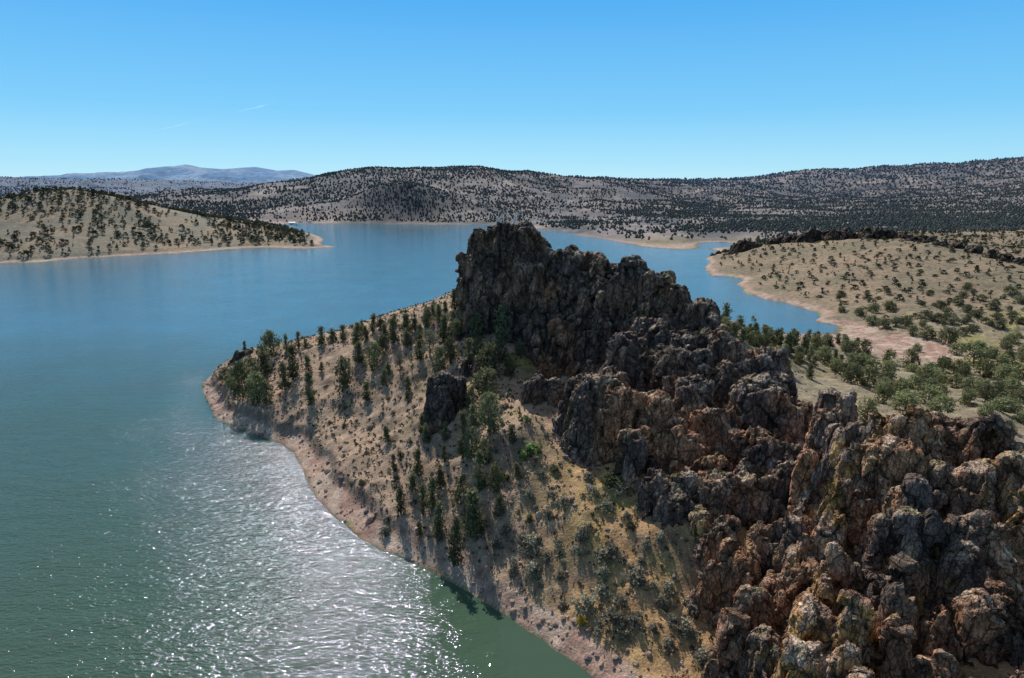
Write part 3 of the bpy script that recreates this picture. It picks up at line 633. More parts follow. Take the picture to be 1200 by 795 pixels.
TB = [(850,376,27,18,'c'),(836,382,24,16,'c'),(867,386,20,14,'c'),(885,392,18,12,'c'),(896,407,30,16,'c'),(880,402,22,14,'r'),(910,407,28,15,'c'),(924,416,32,18,'c'),(923,439,22,12,'c'),(948,445,25,12,'c'),(942,413,26,14,'c'),
 (956,414,26,16,'b'),(966,426,24,18,'b'),(991,413,24,14,'c'),(1013,416,22,18,'b'),(1003,411,20,12,'c'),(978,436,20,20,'r'),(1042,427,22,17,'b'),(1067,433,28,22,'b'),(1083,448,25,20,'b'),(997,449,28,26,'r'),(1016,452,26,26,'r'),
 (1035,458,26,26,'r'),(1054,464,24,24,'r'),(1022,436,20,20,'r'),(1105,436,20,22,'r'),(1102,467,20,20,'r'),(1124,440,22,22,'r'),(1140,427,34,34,'b'),(1121,416,18,20,'r'),(1111,404,24,26,'r'),(1086,397,18,20,'r'),(1175,451,28,28,'b'),
 (1168,467,24,24,'r'),(1194,443,20,22,'r'),(1149,467,26,28,'r'),(1137,461,20,22,'r'),(1181,508,18,18,'r'),(1197,496,18,20,'r'),(1184,483,22,24,'r'),(1061,473,18,20,'r'),(924,467,16,9,'c'),(858,392,16,14,'r'),(872,398,18,12,'c'),
 (903,420,20,12,'c'),(936,428,18,14,'b'),(955,430,18,14,'b'),(1075,412,12,12,'r'),(1155,442,24,24,'r'),(1185,462,22,24,'r'),(1120,455,20,22,'r'),(1132,475,20,22,'r'),(1155,488,18,20,'r'),(1090,460,20,20,'r'),(1040,440,20,20,'r'),
 (1010,432,18,18,'r'),(988,440,18,18,'r'),(1070,455,18,20,'r'),(1200,470,22,24,'r'),(915,398,18,10,'c'),(930,402,20,12,'c'),(903,398,16,10,'c'),(948,400,18,10,'c'),(972,408,18,12,'c'),(982,404,16,10,'c'),(844,390,16,14,'r'),(1160,420,18,20,'r'),(1180,425,18,20,'r'),(1198,420,18,20,'r')]
TE = [(1007,369,11,12),(1023,366,13,14),(1043,364,13,15),(1023,380,13,20),(1035,385,14,16),(1050,383,13,14),(1062,380,13,12),(1069,393,14,12),(1084,375,13,18),(1100,377,12,16),(1102,361,10,20),(986,366,9,9),(1122,358,10,12),
 (1133,366,11,12),(1143,372,10,14),(1168,374,9,14),(1162,363,10,20),(1170,386,11,14),(1195,356,11,18),(1184,344,11,20),(1133,339,10,11),(1129,350,10,11),(985,348,9,10),(964,344,8,10),(1040,345,9,8),(1052,352,8,8),(1065,343,8,8),
 (1090,347,9,10),(984,360,8,8),(1150,352,9,12),(1110,368,9,12),(1155,380,9,12),(1185,372,9,12),(1198,380,10,14),(1140,355,8,10),(1080,360,8,8),(1015,350,7,8),(1000,340,7,8),(1118,380,9,14),(1140,388,10,16)]
places = []      # individual trees: pos, h, w, kind, set
def from_px(u, v, hp, wp, k, st):
    q = hit(u, v)
    if q is None: return
    d = proj(q)[2]; a = math.atan2(CAM_H-q[2], q[1]); H_ = hp*(1.08 if st == 'head' else .80)/F*d/math.cos(a); wp = wp*(.85 if st == 'back' else 1)
    places.append((q, H_, wp/F*d, k, st))
for t in TL: from_px(*t, 'head')
for t in TB: from_px(*t, 'back')
for t in TE: from_px(*t, 'r', 'east')
for k in range(46):
    uu = rng.uniform(846, 1010); from_px(uu, 376+(uu-850)*.26+rng.uniform(-3, 24), rng.uniform(13, 24), rng.uniform(8, 15), 'c' if rng.uniform() < .6 else 'b', 'back')
for uu, vv, hh in ((556,500,24),(600,525,20),(536,592,30),(483,580,22),(585,606,22),(608,566,18),(430,470,20),(455,520,18),(420,425,22),(500,520,20),(645,420,14)):
    from_px(uu, vv, hh, 13, 's' if hh % 4 else 'c', 'head')
# scattered junipers in world space
def scatter(n, x0, x1, y0, y1, dens, mind, seed):
    rn = np.random.default_rng(seed); x = rn.uniform(x0, x1, n); y = rn.uniform(y0, y1, n)
    m = dens(x, y) > rn.uniform(0, 1, n); x, y = x[m], y[m]
    grid = {}; keep = []
    for i in range(len(x)):
        g_ = (int(x[i]//mind), int(y[i]//mind)); ok = True
        for a in (-1, 0, 1):
            for b_ in (-1, 0, 1):
                for j in grid.get((g_[0]+a, g_[1]+b_), ()):
                    if (x[i]-x[j])**2+(y[i]-y[j])**2 < mind**2: ok = False
        if ok: grid.setdefault(g_, []).append(i); keep.append(i)
    x, y = x[keep], y[keep]; h = height(x, y, False); return x, y, h
def n2d(x, y, s_, sd): return fbm(np.c_[x/s_, y/s_, 0*x], 3, sd)
existing = np.array([q[0][:2] for q in places])
def far_from(x, y, d): return np.array([((existing[:, 0]-a)**2+(existing[:, 1]-b_)**2).min() > d*d for a, b_ in zip(x, y)])
# back slope extras
x, y, h = scatter(1500, 60, 330, 130, 300, lambda x, y: np.where(n2d(x, y, 30, 5) > -.1, .5, .12), 5.5, 301)
u, v, _ = proj(np.c_[x, y, h]); m = (h > 3.0) & (v < 520) & (u > 1000) & far_from(x, y, 4.5)
for a, b_, c_ in zip(x[m], y[m], h[m]): places.append((np.array([a, b_, c_]), rng.uniform(3, 5.5), rng.uniform(3.5, 6), 'r' if rng.uniform() < .7 else 'b', 'back'))
# east slope
x, y, h = scatter(6000, 60, 620, 290, 760, lambda x, y: np.where(n2d(x, y, 60, 6)+.0015*(x-200) > -.12, .8, .35), 5.5, 302)
m = (h > 3.4) & (y > 300); x, y, h = x[m], y[m], h[m]
for a, b_, c_ in zip(x, y, h): places.append((np.array([a, b_, c_]), rng.uniform(1.2, 3.5), rng.uniform(1.5, 3.9), 'r' if rng.uniform() < .75 else 'b', 'east'))
# west point
x, y, h = scatter(11000, -760, -150, 560, 1150, lambda x, y: np.clip(.26 + 1.4*sstep(-380, -250, x) + .7*sstep(35, 60, base_h(x, y)) + .5*n2d(x, y, 60, 8), .05, 1), 5.0, 303)
m = (h > 2.8); x, y, h = x[m], y[m], h[m]
for a, b_, c_ in zip(x, y, h): places.append((np.array([a, b_, c_]), rng.uniform(2.6, 6.6), 0, 'f', 'west'))

# keep the largest in view as individuals
def pix(q): 
    u, v, d = proj(q[0]); return (q[1]*F/d) if (-10 < u < 1210 and 150 < v < 860 and d > 1) else 0
placed = [q for q in places if q[4] in ('head', 'back', 'east')]
rest = [q for q in places if q[4] == 'west']
placed.sort(key=pix, reverse=True)
ind, more = placed[:296], placed[296:]; rest += more
kmap = {'c': 'cone', 's': 'slim', 'r': 'round', 'b': 'broad', 'p': 'sparse'}
aspect = {'cone': .44, 'slim': .31, 'round': 1.05, 'broad': .80, 'sparse': .78}
trees = []
_c = plant('juniper_tree', T_jun['slim'][0], P(709, 313, 178)+np.array([0, 0, -.4]), 3.4, 1.1, 'tree'); _c['label'] = 'lone tiny conifer growing on the crest of the jagged cliff'
for q in ind:
    kd = kmap.get(q[3], 'round'); pool = T_jun[kd]
    if q[4] == 'back' and kd in T_bri and rng.uniform() < .75: pool = T_bri[kd]
    h_ = q[1]; wf = float(np.clip(q[2]/h_/aspect[kd], .6, 1.7)) if q[2] else 1
    z = float(hz(q[0][0], q[0][1])[0])
    o = plant('juniper_tree', pool[rng.integers(len(pool))], (q[0][0], q[0][1], z-.05), h_, wf, 'tree')
    trees.append((o, kd, q, proj(q[0]), 'bright' if pool is T_bri.get(kd) else 'dark'))

# merged woodland
def merge(tpls, items, name, mat, label, cat):
    Vs = []; Fs = []; Cs = []; n = 0
    for (V, Fc, col), (p, sx, sz, rot, tint) in zip(tpls, items):
        c, s_ = math.cos(rot), math.sin(rot)
        q = np.empty_like(V); q[:, 0] = (V[:, 0]*c-V[:, 1]*s_)*sx + p[0]; q[:, 1] = (V[:, 0]*s_+V[:, 1]*c)*sx + p[1]; q[:, 2] = V[:, 2]*sz + p[2]
        Vs.append(q); Fs.append(Fc+n); Cs.append(col*tint); n += len(V)
    me = make_mesh(name, np.vstack(Vs), np.vstack(Fs), np.vstack(Cs), mat, False)
    o = link(name, me); tag(o, label, cat, kind='stuff'); print(name, len(items), n); return o
lod1 = [tree_tpl(k, s_, M_jun, 18, 6, 2.1)[2] for k, s_ in (('cone', 201), ('broad', 202), ('round', 203), ('broad', 204), ('cone', 205), ('round', 206))]
lod1 = [(np.c_[(V*1.0)[:, :2]*1.0, V[:, 2]], Fc, c) for V, Fc, c in lod1]
def lowblob(seed):
    rn = np.random.default_rng(seed); V = [(0, 0, 1.0)]; k = 5
    for z, r in ((.62, .20), (.3, .34), (0.02, .26)):
        for j in range(k): a = 6.28*(j+rn.uniform(-.3, .3))/k; rr = r*rn.uniform(.6, 1.35); V.append((rr*math.cos(a), rr*math.sin(a), max(0, z+rn.uniform(-.1, .1))))
    Fc = [(0, 1+j, 1+(j+1) % k) for j in range(k)]
    for L in (0, 1):
        for j in range(k):
            a, b_ = 1+L*k+j, 1+L*k+(j+1) % k; Fc += [(a, a+k, b_+k), (a, b_+k, b_)]
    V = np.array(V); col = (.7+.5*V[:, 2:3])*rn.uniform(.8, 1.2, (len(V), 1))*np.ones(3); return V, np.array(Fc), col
lod2 = [lowblob(s_) for s_ in range(8)]
items = []; tp = []
for q in rest:
    p = q[0].copy(); p[2] -= .1; d = proj(p)[2]; i = rng.integers(6)
    t = np.array([.075, .085, .045])*rng.uniform(.6, 1.3)
    if q[4] == 'west' and rng.uniform() < .3: t = np.array([.15, .135, .085])
    wf = q[2]/q[1]*1.3 if q[2] else 1.15
    if q[4] == 'west' and d > 1050: tp.append(lod2[rng.integers(8)])
    else: tp.append(lod1[i])
    items.append((p, q[1]*(wf if q[2] else 1.25), q[1], rng.uniform(0, 6.28), t))
merge(tp, items, 'juniper_woodland', M_wood, 'open juniper woodland dotted over the banks across the water', 'woodland')
# far hills
def gully(x, y):
    return np.exp(-np.abs((x+222+.25*(y-1400))/90)**4-np.abs((y-1400)/130)**4)
def far_trees():
    its = []; tp = []
    specs = [(77000, 780, 1500, 7.0, 11), (79000, 1500, 2300, 10, 12), (46000, 2300, 3300, 16, 13), (17000, 2600, 4300, 18, 14)]
    for n, ya, yb, md, sd in specs:
        rn = np.random.default_rng(sd); y = rn.uniform(ya, yb, n); x = rn.uniform(-1.1, 1.1, n)*y
        if sd == 14: m = x < -.2*y; x, y = x[m], y[m]
        dn = n2d(x, y, 110, 17)*1.1 + n2d(x, y, 38, 18)*.55
        slope_open = sstep(.1, .5, n2d(x, y, 45, 19))*.4
        h0 = base_h(x, y)
        dens = np.clip(.50 + .9*dn - slope_open + .3*sstep(60, 110, h0) + .9*gully(x, y) + .6*sstep(92, 104, h0) + .35*sstep(100, 500, x)*sstep(900, 1000, y), .06, 1)
        m = rn.uniform(0, 1, len(x)) < dens; x, y = x[m], y[m]
        gi = {}; keep = []
        for i in range(len(x)):
            k = (int(x[i]//(md*.6)), int(y[i]//(md*.6)))
            if k not in gi: gi[k] = 1; keep.append(i)
        x, y = x[keep], y[keep]; h = height(x, y, False); m = h > 3.0
        m &= ~((x < -150) & (y < 1150)) & ~((x < -560) & (y < 1160)) & ~((x > 60) & (y < 770) & (x < 620))
        x, y, h = x[m], y[m], h[m]
        sz = rn.uniform(.6, 1.3, len(x))*(3.9 if ya < 1400 else 4.6 if ya < 2200 else 6.4)
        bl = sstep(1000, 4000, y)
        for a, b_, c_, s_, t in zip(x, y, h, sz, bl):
            tint = (np.array([.075, .080, .070])*(1-t) + np.array([.11, .150, .20])*t)*rn.uniform(.7, 1.3)  # tint goes bluer with distance, haze put into the tree colour
            its.append((np.array([a, b_, c_-.4]), s_*1.35, s_, rn.uniform(0, 6.28), tint)); tp.append(lod2[rn.integers(8)])
    merge(tp, its, 'hillside_woodland', M_wood, 'dense juniper woodland stippling the hills beyond the reservoir', 'woodland')
far_trees()

# ------------------------------------------------------------------ dead trees on the summit
def snag(u, v, y, hpx, lean, seed, label):
    base = P(u, v, y); H_ = hpx/F*y; rn = np.random.default_rng(seed)
    r0 = bpy.data.objects.new('dead_tree', None); COL.objects.link(r0); r0.location = base; tag(r0, label, 'dead tree')
    def tpath(k): t = k; return (lean*H_*t, 0.2*H_*t*rn.uniform(.5, 1), H_*(.15+.75*t)*1.0)
    tv, tf = tubes([([(0, 0, -1.5), (lean*H_*.2, .1, H_*.3), (lean*H_*.6, .2, H_*.65), (lean*H_, .2, H_)], (.34, .28, .2, .06))])
    link('trunk', make_mesh('trunk', tv, tf, None, M_snag), r0)
    for k in range(9):
        t = rn.uniform(.25, .95); s0 = np.array([lean*H_*t, .15, H_*t]); a = rn.uniform(0, 6.28)
        e = s0 + np.array([math.cos(a)*1.0+lean*.6, math.sin(a)*.6, .5+rn.uniform(0, .6)])*H_*.32
        md = (s0+e)/2+rn.normal(0, .15, 3); tw = e+np.array([rn.normal(0, .5), 0, .5])
        tv, tf = tubes([([s0, md, e], (.13, .09, .03)), ([md, tw], (.07, .02))]); link('branch', make_mesh('branch', tv, tf, None, M_snag), r0)
snag(580, 264, 195, 12, .8, 1, 'grey leaning dead tree on the left peak of the summit crag')
snag(601, 263, 193, 13, .55, 2, 'white bleached dead tree between the two peaks of the summit crag')

# ------------------------------------------------------------------ shrubs
SH = [(625,648,24,28,'s'),(624,677,24,22,'s'),(682,637,26,18,'s'),(715,661,26,32,'s'),(707,679,16,20,'s'),(744,683,22,32,'s'),(658,677,14,13,'s'),(687,722,26,29,'s'),(706,702,18,22,'s'),(719,734,28,32,'s'),(744,737,22,22,'s'),
 (728,709,16,18,'s'),(683,734,16,16,'o'),(711,600,18,20,'s'),(717,571,20,26,'d'),(728,584,16,18,'s'),(696,584,16,16,'s'),(739,625,14,15,'d'),(747,600,12,12,'s'),(770,608,13,14,'g'),(757,641,12,12,'s'),(773,638,14,16,'s'),
 (783,699,20,20,'s'),(776,715,18,18,'s'),(805,747,22,26,'s'),(783,766,18,20,'s'),(824,779,20,24,'s'),(642,609,16,16,'s'),(603,672,26,14,'s'),(619,584,14,16,'s'),(661,596,16,18,'s'),(623,538,22,32,'g'),(617,497,12,14,'g'),
 (591,565,12,15,'g'),(583,648,18,14,'s'),(592,630,16,14,'s'),(640,660,16,16,'s'),(612,640,16,16,'s'),(690,560,12,14,'s'),(655,640,12,12,'s'),(735,610,12,12,'s'),(650,555,12,14,'d'),(636,560,12,14,'s'),(700,650,12,12,'s'),
 (752,665,10,12,'s'),(765,690,10,12,'s'),(733,752,14,16,'s'),(700,748,12,14,'s'),(660,712,12,12,'s'),(765,745,12,14,'s'),(790,735,16,18,'s'),(812,720,14,16,'s'),(452,627,14,14,'s'),(453,612,10,12,'s'),(676,655,14,12,'s'),(690,620,10,12,'s')]
shr = []
for t in SH:
    q = hit(t[0], t[1])
    if q is None: continue
    d = proj(q)[2]; a = math.atan2(CAM_H-q[2], q[1]); shr.append((q, t[2]/F*d/math.cos(a)*.72, t[3]/F*d*1.25, t[4]))
ex2 = np.array([q[0][:2] for q in shr] + [q[0][:2] for q in places if q[4] == 'head'])
x, y, h = scatter(1400, -105, 50, 76, 240, lambda x, y: np.clip(.35+1.3*n2d(x, y, 14, 9), 0, 1), 2.6, 401)
m = (h > 3.2); x, y, h = x[m], y[m], h[m]; u, v, d = proj(np.c_[x, y, h])
kk = 0
for a, b_, c_ in zip(x, y, h):
    if ((ex2[:, 0]-a)**2+(ex2[:, 1]-b_)**2).min() < 2.2**2 or kk > 240: continue
    kk += 1; s_ = rng.uniform(.7, 1.7)*(1.15 if a > -5 and b_ < 150 else .9); shr.append((np.array([a, b_, c_]), s_*1.0, s_*1.5, 's' if rng.uniform() < .85 else 'd'))
bushes = []
for q, h_, w_, k in shr:
    kd = {'s': 'sage', 'g': 'green', 'o': 'ochre', 'd': 'dark'}[k]; pool = T_bush[kd]; z = float(hz(q[0], q[1])[0])
    o = plant({'sage': 'sagebrush', 'green': 'green_shrub', 'ochre': 'ochre_shrub', 'dark': 'dark_shrub'}[kd], pool[rng.integers(len(pool))], (q[0], q[1], z-.05), max(.5, h_), float(np.clip(w_/1.35/max(.5, h_), .6, 1.6)), 'shrub', ('twigs', 'stem'))
    bushes.append((o, kd, (q, h_), proj(q)))
# small tussocks as stuff
def small_stuff():
    t1 = [bush_tpl(s_, M_sage, 7, 4, .5)[2] for s_ in range(501, 507)]
    x, y, h = scatter(26000, -115, 60, 66, 262, lambda x, y: np.clip(.55+.9*n2d(x, y, 12, 29), .04, 1), 1.05, 402)
    m = (h > 3.0); x, y, h = x[m], y[m], h[m]; its = []
    for a, b_, c_ in zip(x, y, h):
        s_ = rng.uniform(.35, .9); r_ = rng.uniform()
        t = np.array([.12, .105, .075]) if r_ < .55 else np.array([.20, .18, .15]) if r_ < .8 else np.array([.20, .19, .06])
        its.append((np.array([a, b_, c_-.02]), s_, s_*.9, rng.uniform(0, 6.28), t*rng.uniform(.7, 1.3)))
    merge([t1[rng.integers(6)] for _ in its], its, 'desert_tussocks', M_wood, 'low grey tussocks and scrub dotted over the headland slope', 'scrub')
    x, y, h = scatter(9000, 60, 620, 110, 700, lambda x, y: np.clip(.5+.9*n2d(x, y, 30, 39), .04, 1), 3, 403)
    m = (h > 3.2); x, y, h = x[m], y[m], h[m]; its = []
    for a, b_, c_ in zip(x, y, h):
        s_ = rng.uniform(.4, 1.1)*(1 if b_ > 300 else .7); t = np.array([.13, .125, .075]); its.append((np.array([a, b_, c_-.05]), s_, s_*.8, rng.uniform(0, 6.28), t*rng.uniform(.6, 1.4)))
    merge([t1[rng.integers(6)] for _ in its], its, 'sagebrush_cover', M_wood, 'small sagebrush dots covering the slopes on the right beyond the ridge', 'scrub')
small_stuff()

# ------------------------------------------------------------------ boulders
def ico(sub):
    import bmesh
    bm = bmesh.new(); bmesh.ops.create_icosphere(bm, subdivisions=sub, radius=1); V = np.array([v.co[:] for v in bm.verts]); Fc = np.array([[v.index for v in f.verts] for f in bm.faces]); bm.free(); return V, Fc
def rock_tpl(seed, sub):
    V, Fc = ico(sub); rn = np.random.default_rng(seed)
    for k in range(9):                                  # slice flat facets
        d = rn.normal(size=3); d /= np.linalg.norm(d); lim = rn.uniform(.55, .85); t = V@d; V = V - np.clip(t-lim, 0, None)[:, None]*d
    V = V*(1+.10*fbm(V*2+seed, 3, seed)[:, None])*np.array([1, rn.uniform(.65, .95), rn.uniform(.5, .8)])
    return V, Fc, np.ones((len(V), 3))*(.85+.3*rn.uniform(size=(len(V), 1)))
cols_ = [(.33, .22, .17), (.27, .16, .13), (.38, .28, .19), (.17, .13, .12)]
RT = []
for k in range(8):
    V, Fc, c = rock_tpl(600+k, 3); RT.append(make_mesh('boulder', V, Fc, c*np.array(cols_[k % 4]), M_boulder, False))
BL = [(434,614,14,1),(441,604,9,1),(430,603,8,3),(447,598,8,3),(436,596,7,1),(243,472,3,3),(246,478,3,3),(251,490,4,3),(263,498,4,3),(413,600,3,3),(628,600,8,3),(640,605,7,3),(670,590,10,3),(690,575,9,3),(632,735,10,1),(645,740,8,0),
 (700,770,9,1),(690,742,12,1),(660,730,9,0),(615,715,8,0),(600,705,8,0),(586,700,7,1),(555,690,7,0),(570,673,7,0),(720,775,10,0),(745,780,9,2),(735,765,8,1),(760,770,9,0),(540,676,6,0),(520,660,6,1)]
bl = []
for u, v, wp, c_ in BL:
    q = hit(u, v)
    if q is None: q = G(u, v, 0.0)
    d = proj(q)[2]; bl.append((q, wp/F*d*.5, c_))
x, y, h = scatter(2500, -110, 40, 70, 240, lambda x, y: np.where(base_h(x, y) < 4, .5, .10), 1.8, 404)
m = h > .2; x, y, h = x[m], y[m], h[m]; k = 0
for a, b_, c_ in sorted(zip(x, y, h), key=lambda t: t[1]):
    if k >= 130: break
    if rng.uniform() < .45: continue
    k += 1; bl.append((np.array([a, b_, c_]), rng.uniform(.3, .85), rng.integers(0, 4)))
boulders = []
for q, r, c_ in bl:
    me = RT[(c_ % 4) + 4*int(rng.integers(2))]; o = link('boulder', me); z = float(hz(q[0], q[1])[0]); z = max(z, -.05)
    o.location = (q[0], q[1], z+r*.12); o.rotation_euler = (rng.uniform(-.3, .3), rng.uniform(-.3, .3), rng.uniform(0, 6.28)); o.scale = (r, r, r); tag(o, None, 'boulder')
    boulders.append((o, c_, (q, r), proj(q)))
# loose stones
tt = [rock_tpl(700+k, 1) for k in range(6)]
x, y, h = scatter(26000, -118, 60, 66, 250, lambda x, y: np.clip(np.where(base_h(x, y) < 4.2, .75, .16)*(.55+1.3*n2d(x, y, 6, 49)) + .3*(x > 0)*(y < 120), .02, 1), .55, 405)
m = h > .1; x, y, h = x[m], y[m], h[m]; its = []
for a, b_, c_ in zip(x, y, h):
    s_ = (.15+rng.gamma(1.6, .11)); t = np.array(cols_[rng.integers(4)])*rng.uniform(.8, 1.35); its.append((np.array([a, b_, c_+s_*.1]), s_, s_, rng.uniform(0, 6.28), t))
merge([tt[rng.integers(6)] for _ in its], its, 'loose_stones', M_boulder, 'loose pinkish stones strewn along the shore and slope', 'stones')

# ------------------------------------------------------------------ marina
def box(x0, x1, y0, y1, z0, z1):
    V = [(x0, y0, z0), (x1, y0, z0), (x1, y1, z0), (x0, y1, z0), (x0, y0, z1), (x1, y0, z1), (x1, y1, z1), (x0, y1, z1)]
    return np.array(V, float), np.array([(0, 3, 2, 1), (4, 5, 6, 7), (0, 1, 5, 4), (1, 2, 6, 5), (2, 3, 7, 6), (3, 0, 4, 7)])
def boxes(l):
    V = []; Fc = []; n = 0
    for b_ in l:
        v, f = box(*b_); V.append(v); Fc.append(f+n); n += 8
    return np.vstack(V), np.vstack(Fc)
def gable(x0, x1, y0, y1, z0, z1):
    ym = (y0+y1)/2; V = np.array([(x0, y0, z0), (x1, y0, z0), (x1, y1, z0), (x0, y1, z0), (x0, ym, z1), (x1, ym, z1)], float)
    return V, [(0, 1, 5, 4), (2, 3, 4, 5), (0, 4, 3), (1, 2, 5), (0, 3, 2, 1)]
mp_ = G(343, 263.5, 0)
def empty(name, loc, label, cat, group=None):
    o = bpy.data.objects.new(name, None); COL.objects.link(o); o.location = loc; tag(o, label, cat, group); return o
bd = empty('marina_building', mp_, 'white marina building on a floating dock beyond the left point', 'building')
link('dock', make_mesh('dock', *boxes([(-11, 13, -4, 4, .1, .7)]), None, M_deck, False), bd)
link('wall', make_mesh('wall', *boxes([(-6, 5, -2.6, 2.6, .71, 3.6)]), None, M_white, False), bd)
V, Fc = gable(-6.6, 5.6, -3.2, 3.2, 3.61, 5.2); me = bpy.data.meshes.new('roof'); me.from_pydata(V.tolist(), [], Fc); me.materials.append(M_white); link('roof', me, bd)
for xx in (-4, -1, 2): link('window', make_mesh('window', *boxes([(xx-.7, xx+.7, -2.65, -2.58, 1.6, 2.7)]), None, M_glass, False), bd)
for k, (dx, dy, L, lab) in enumerate([(-11, -9, 8, 'white motorboat moored left of the marina building'), (9, -8, 9, 'white motorboat moored right of the marina building')]):
    bo = empty('motorboat', mp_+np.array([dx, dy, 0]), lab, 'boat', 'boats moored at the marina')
    n = 9; V = []; 
    for i in range(n):
        t = i/(n-1); hw = 1.3*math.sqrt(max(0.0, 1-max(0, (t-.45)/.56)**2)) + .02
        for yy, zz in ((-hw, 1.1+.3*t), (-hw*.8, .3), (0, -.1), (hw*.8, .3), (hw, 1.1+.3*t)): V.append(((t-.5)*L, yy, zz))
    Fc = [(i*5+j, i*5+j+1, (i+1)*5+j+1, (i+1)*5+j) for i in range(n-1) for j in range(4)] + [(i*5+4, i*5, (i+1)*5, (i+1)*5+4) for i in range(n-1)] + [(0, 1, 2, 3)]
    link('hull', make_mesh('hull', V, Fc, None, M_white, False), bo)
    link('cabin', make_mesh('cabin', *boxes([(-1.5, 1.2, -.8, .8, 1.25, 2.7)]), None, M_white, False), bo)
    link('windscreen', make_mesh('windscreen', *boxes([(1.21, 1.25, -.7, .7, 1.9, 2.6), (-1.2, .9, -.84, -.81, 1.9, 2.5)]), None, M_glass, False), bo)
for k, (u, lab) in enumerate([(352, 'red roofed cabin on the bank nearest the marina'), (363, 'red roofed cabin farther right along the marina bank')]):
    q = G(u, 260.6, 2.0); z = max(2.0, float(hz(q[0], q[1])[0])); cb = empty('cabin', (q[0], q[1], z), lab, 'cabin')
    link('wall', make_mesh('wall', *boxes([(-3.5, 3.5, -2.4, 2.4, -1, 2.3)]), None, M_white, False), cb)
    V, Fc = gable(-4, 4, -2.9, 2.9, 2.31, 4.2); me = bpy.data.meshes.new('roof'); me.from_pydata(V.tolist(), [], Fc); me.materials.append(M_redroof); link('roof', me, cb)
    link('door', make_mesh('door', *boxes([(-.5, .5, -2.46, -2.39, 0, 2.0)]), None, M_glass, False), cb)

# ------------------------------------------------------------------ contrail
def contrail():
    m, nt, b = newmat('vapour'); b.inputs['Base Color'].default_value = (.95, .95, .95, 1); b.inputs['Roughness'].default_value = 1
    tr = N(nt, 'ShaderNodeBsdfTransparent'); mx = N(nt, 'ShaderNodeMixShader'); at = N(nt, 'ShaderNodeAttribute', attribute_name='tint')
    geo = N(nt, 'ShaderNodeNewGeometry'); nn = noise_n(nt, .004, 4, .6, geo.outputs['Position'])
    f = mathn(nt, 'MULTIPLY', at.outputs['Fac'], mapr(nt, nn.outputs['Fac'], .3, .7, .5, 1.0))
    tl = N(nt, 'ShaderNodeBsdfTranslucent'); tl.inputs[0].default_value = (1, 1, 1, 1); ad = N(nt, 'ShaderNodeMixShader'); ad.inputs[0].default_value = .95
    nt.links.new(b.outputs[0], ad.inputs[1]); nt.links.new(tl.outputs[0], ad.inputs[2])
    nt.links.new(f, mx.inputs[0]); nt.links.new(tr.outputs[0], mx.inputs[1]); em = N(nt, 'ShaderNodeEmission'); em.inputs[1].default_value = .35; a2 = N(nt, 'ShaderNodeAddShader'); nt.links.new(ad.outputs[0], a2.inputs[0]); nt.links.new(em.outputs[0], a2.inputs[1]); nt.links.new(a2.outputs[0], mx.inputs[2]); nt.links.new(mx.outputs[0], nt.nodes['Material Output'].inputs['Surface'])  # weak emission added to stand in for sunlight scattered by the trail
    n = 80; V = []; c = []; k = 7
    for i in range(n):
        t = i/(n-1); u = 168+165*t; v = 156.5-38*t; d = ray(u, v); q = np.array([d[0], d[1], d[2]])*(26000/d[1]) + np.array([0, 0, CAM_H])
        wd = 42*(1+.3*math.sin(i*.7))
        prof = (.55*math.exp(-((t-.22)/.16)**2) + 1.0*math.exp(-((t-.80)/.10)**2))*min(1, t*8, (1-t)*8)
        for j in range(k):
            e = (j/(k-1)-.5)*2; V.append(q + np.array([0, 60*e, wd*e])); a = prof*(1-e*e)**1.5*.36; c.append((a, a, a))
    Fc = [(i*k+j, i*k+j+1, (i+1)*k+j+1, (i+1)*k+j) for i in range(n-1) for j in range(k-1)]
    o = link('contrail', make_mesh('contrail', V, Fc, np.array(c), m)); tag(o, 'faint thin white contrail slanting across the clear sky above the left hills', 'contrail')
contrail()

# ------------------------------------------------------------------ labels
def label_set(things, regions, kindname, group, sizeword, relword):
    by = {}
    for t in things:
        u, v = float(t[3][0]), float(t[3][1])
        nm = next((n for n, f in regions if f(u, v)), regions[-1][0]); by.setdefault((nm, kindname(t)), []).append(t)
    for (place, kn), L in by.items():
        left = list(L); multi = len(L) > 1
        def take(key, words):
            if not left: return
            t = min(left, key=key); left.remove(t); t[0]['label'] = f'{words} {kn} {place}'; t[0]['group'] = group
        if not multi:
            L[0][0]['label'] = f'{kn} {place}'; L[0][0]['group'] = group; continue
        if len(L) == 2:
            take(lambda t: t[3][0], 'left one of two:'); take(lambda t: t[3][0], 'right one of two:'); continue
        take(lambda t: t[3][0], 'leftmost'); take(lambda t: -t[3][0], 'rightmost')
        take(lambda t: -t[2][1], 'very '+sizeword) if False else None
        take(lambda t: -t[3][1], 'lowest placed'); take(lambda t: t[3][1], 'highest placed')
        order = ['second from the left of the', 'third from the left of the', 'fourth from the left of the', 'fifth from the left of the']
        # describe the middle ones by their rank from the left among all of the region
        rank = {id(t): i for i, t in enumerate(sorted(L, key=lambda t: t[3][0]))}
        ords = ['first', 'second', 'third', 'fourth', 'fifth', 'sixth', 'seventh', 'eighth']
        for t in list(left):
            r = rank[id(t)]; n = len(L)
            if r < 8: t[0]['label'] = f'{ords[r]} {kn} from the left {place}'; t[0]['group'] = group; left.remove(t)
            elif n-1-r < 8: t[0]['label'] = f'{ords[n-1-r]} {kn} from the right {place}'; t[0]['group'] = group; left.remove(t)
        for t in left:
            t[0]['label'] = f'{kn} amid the others {place}'; t[0]['group'] = f'{kn} in the middle {place}'
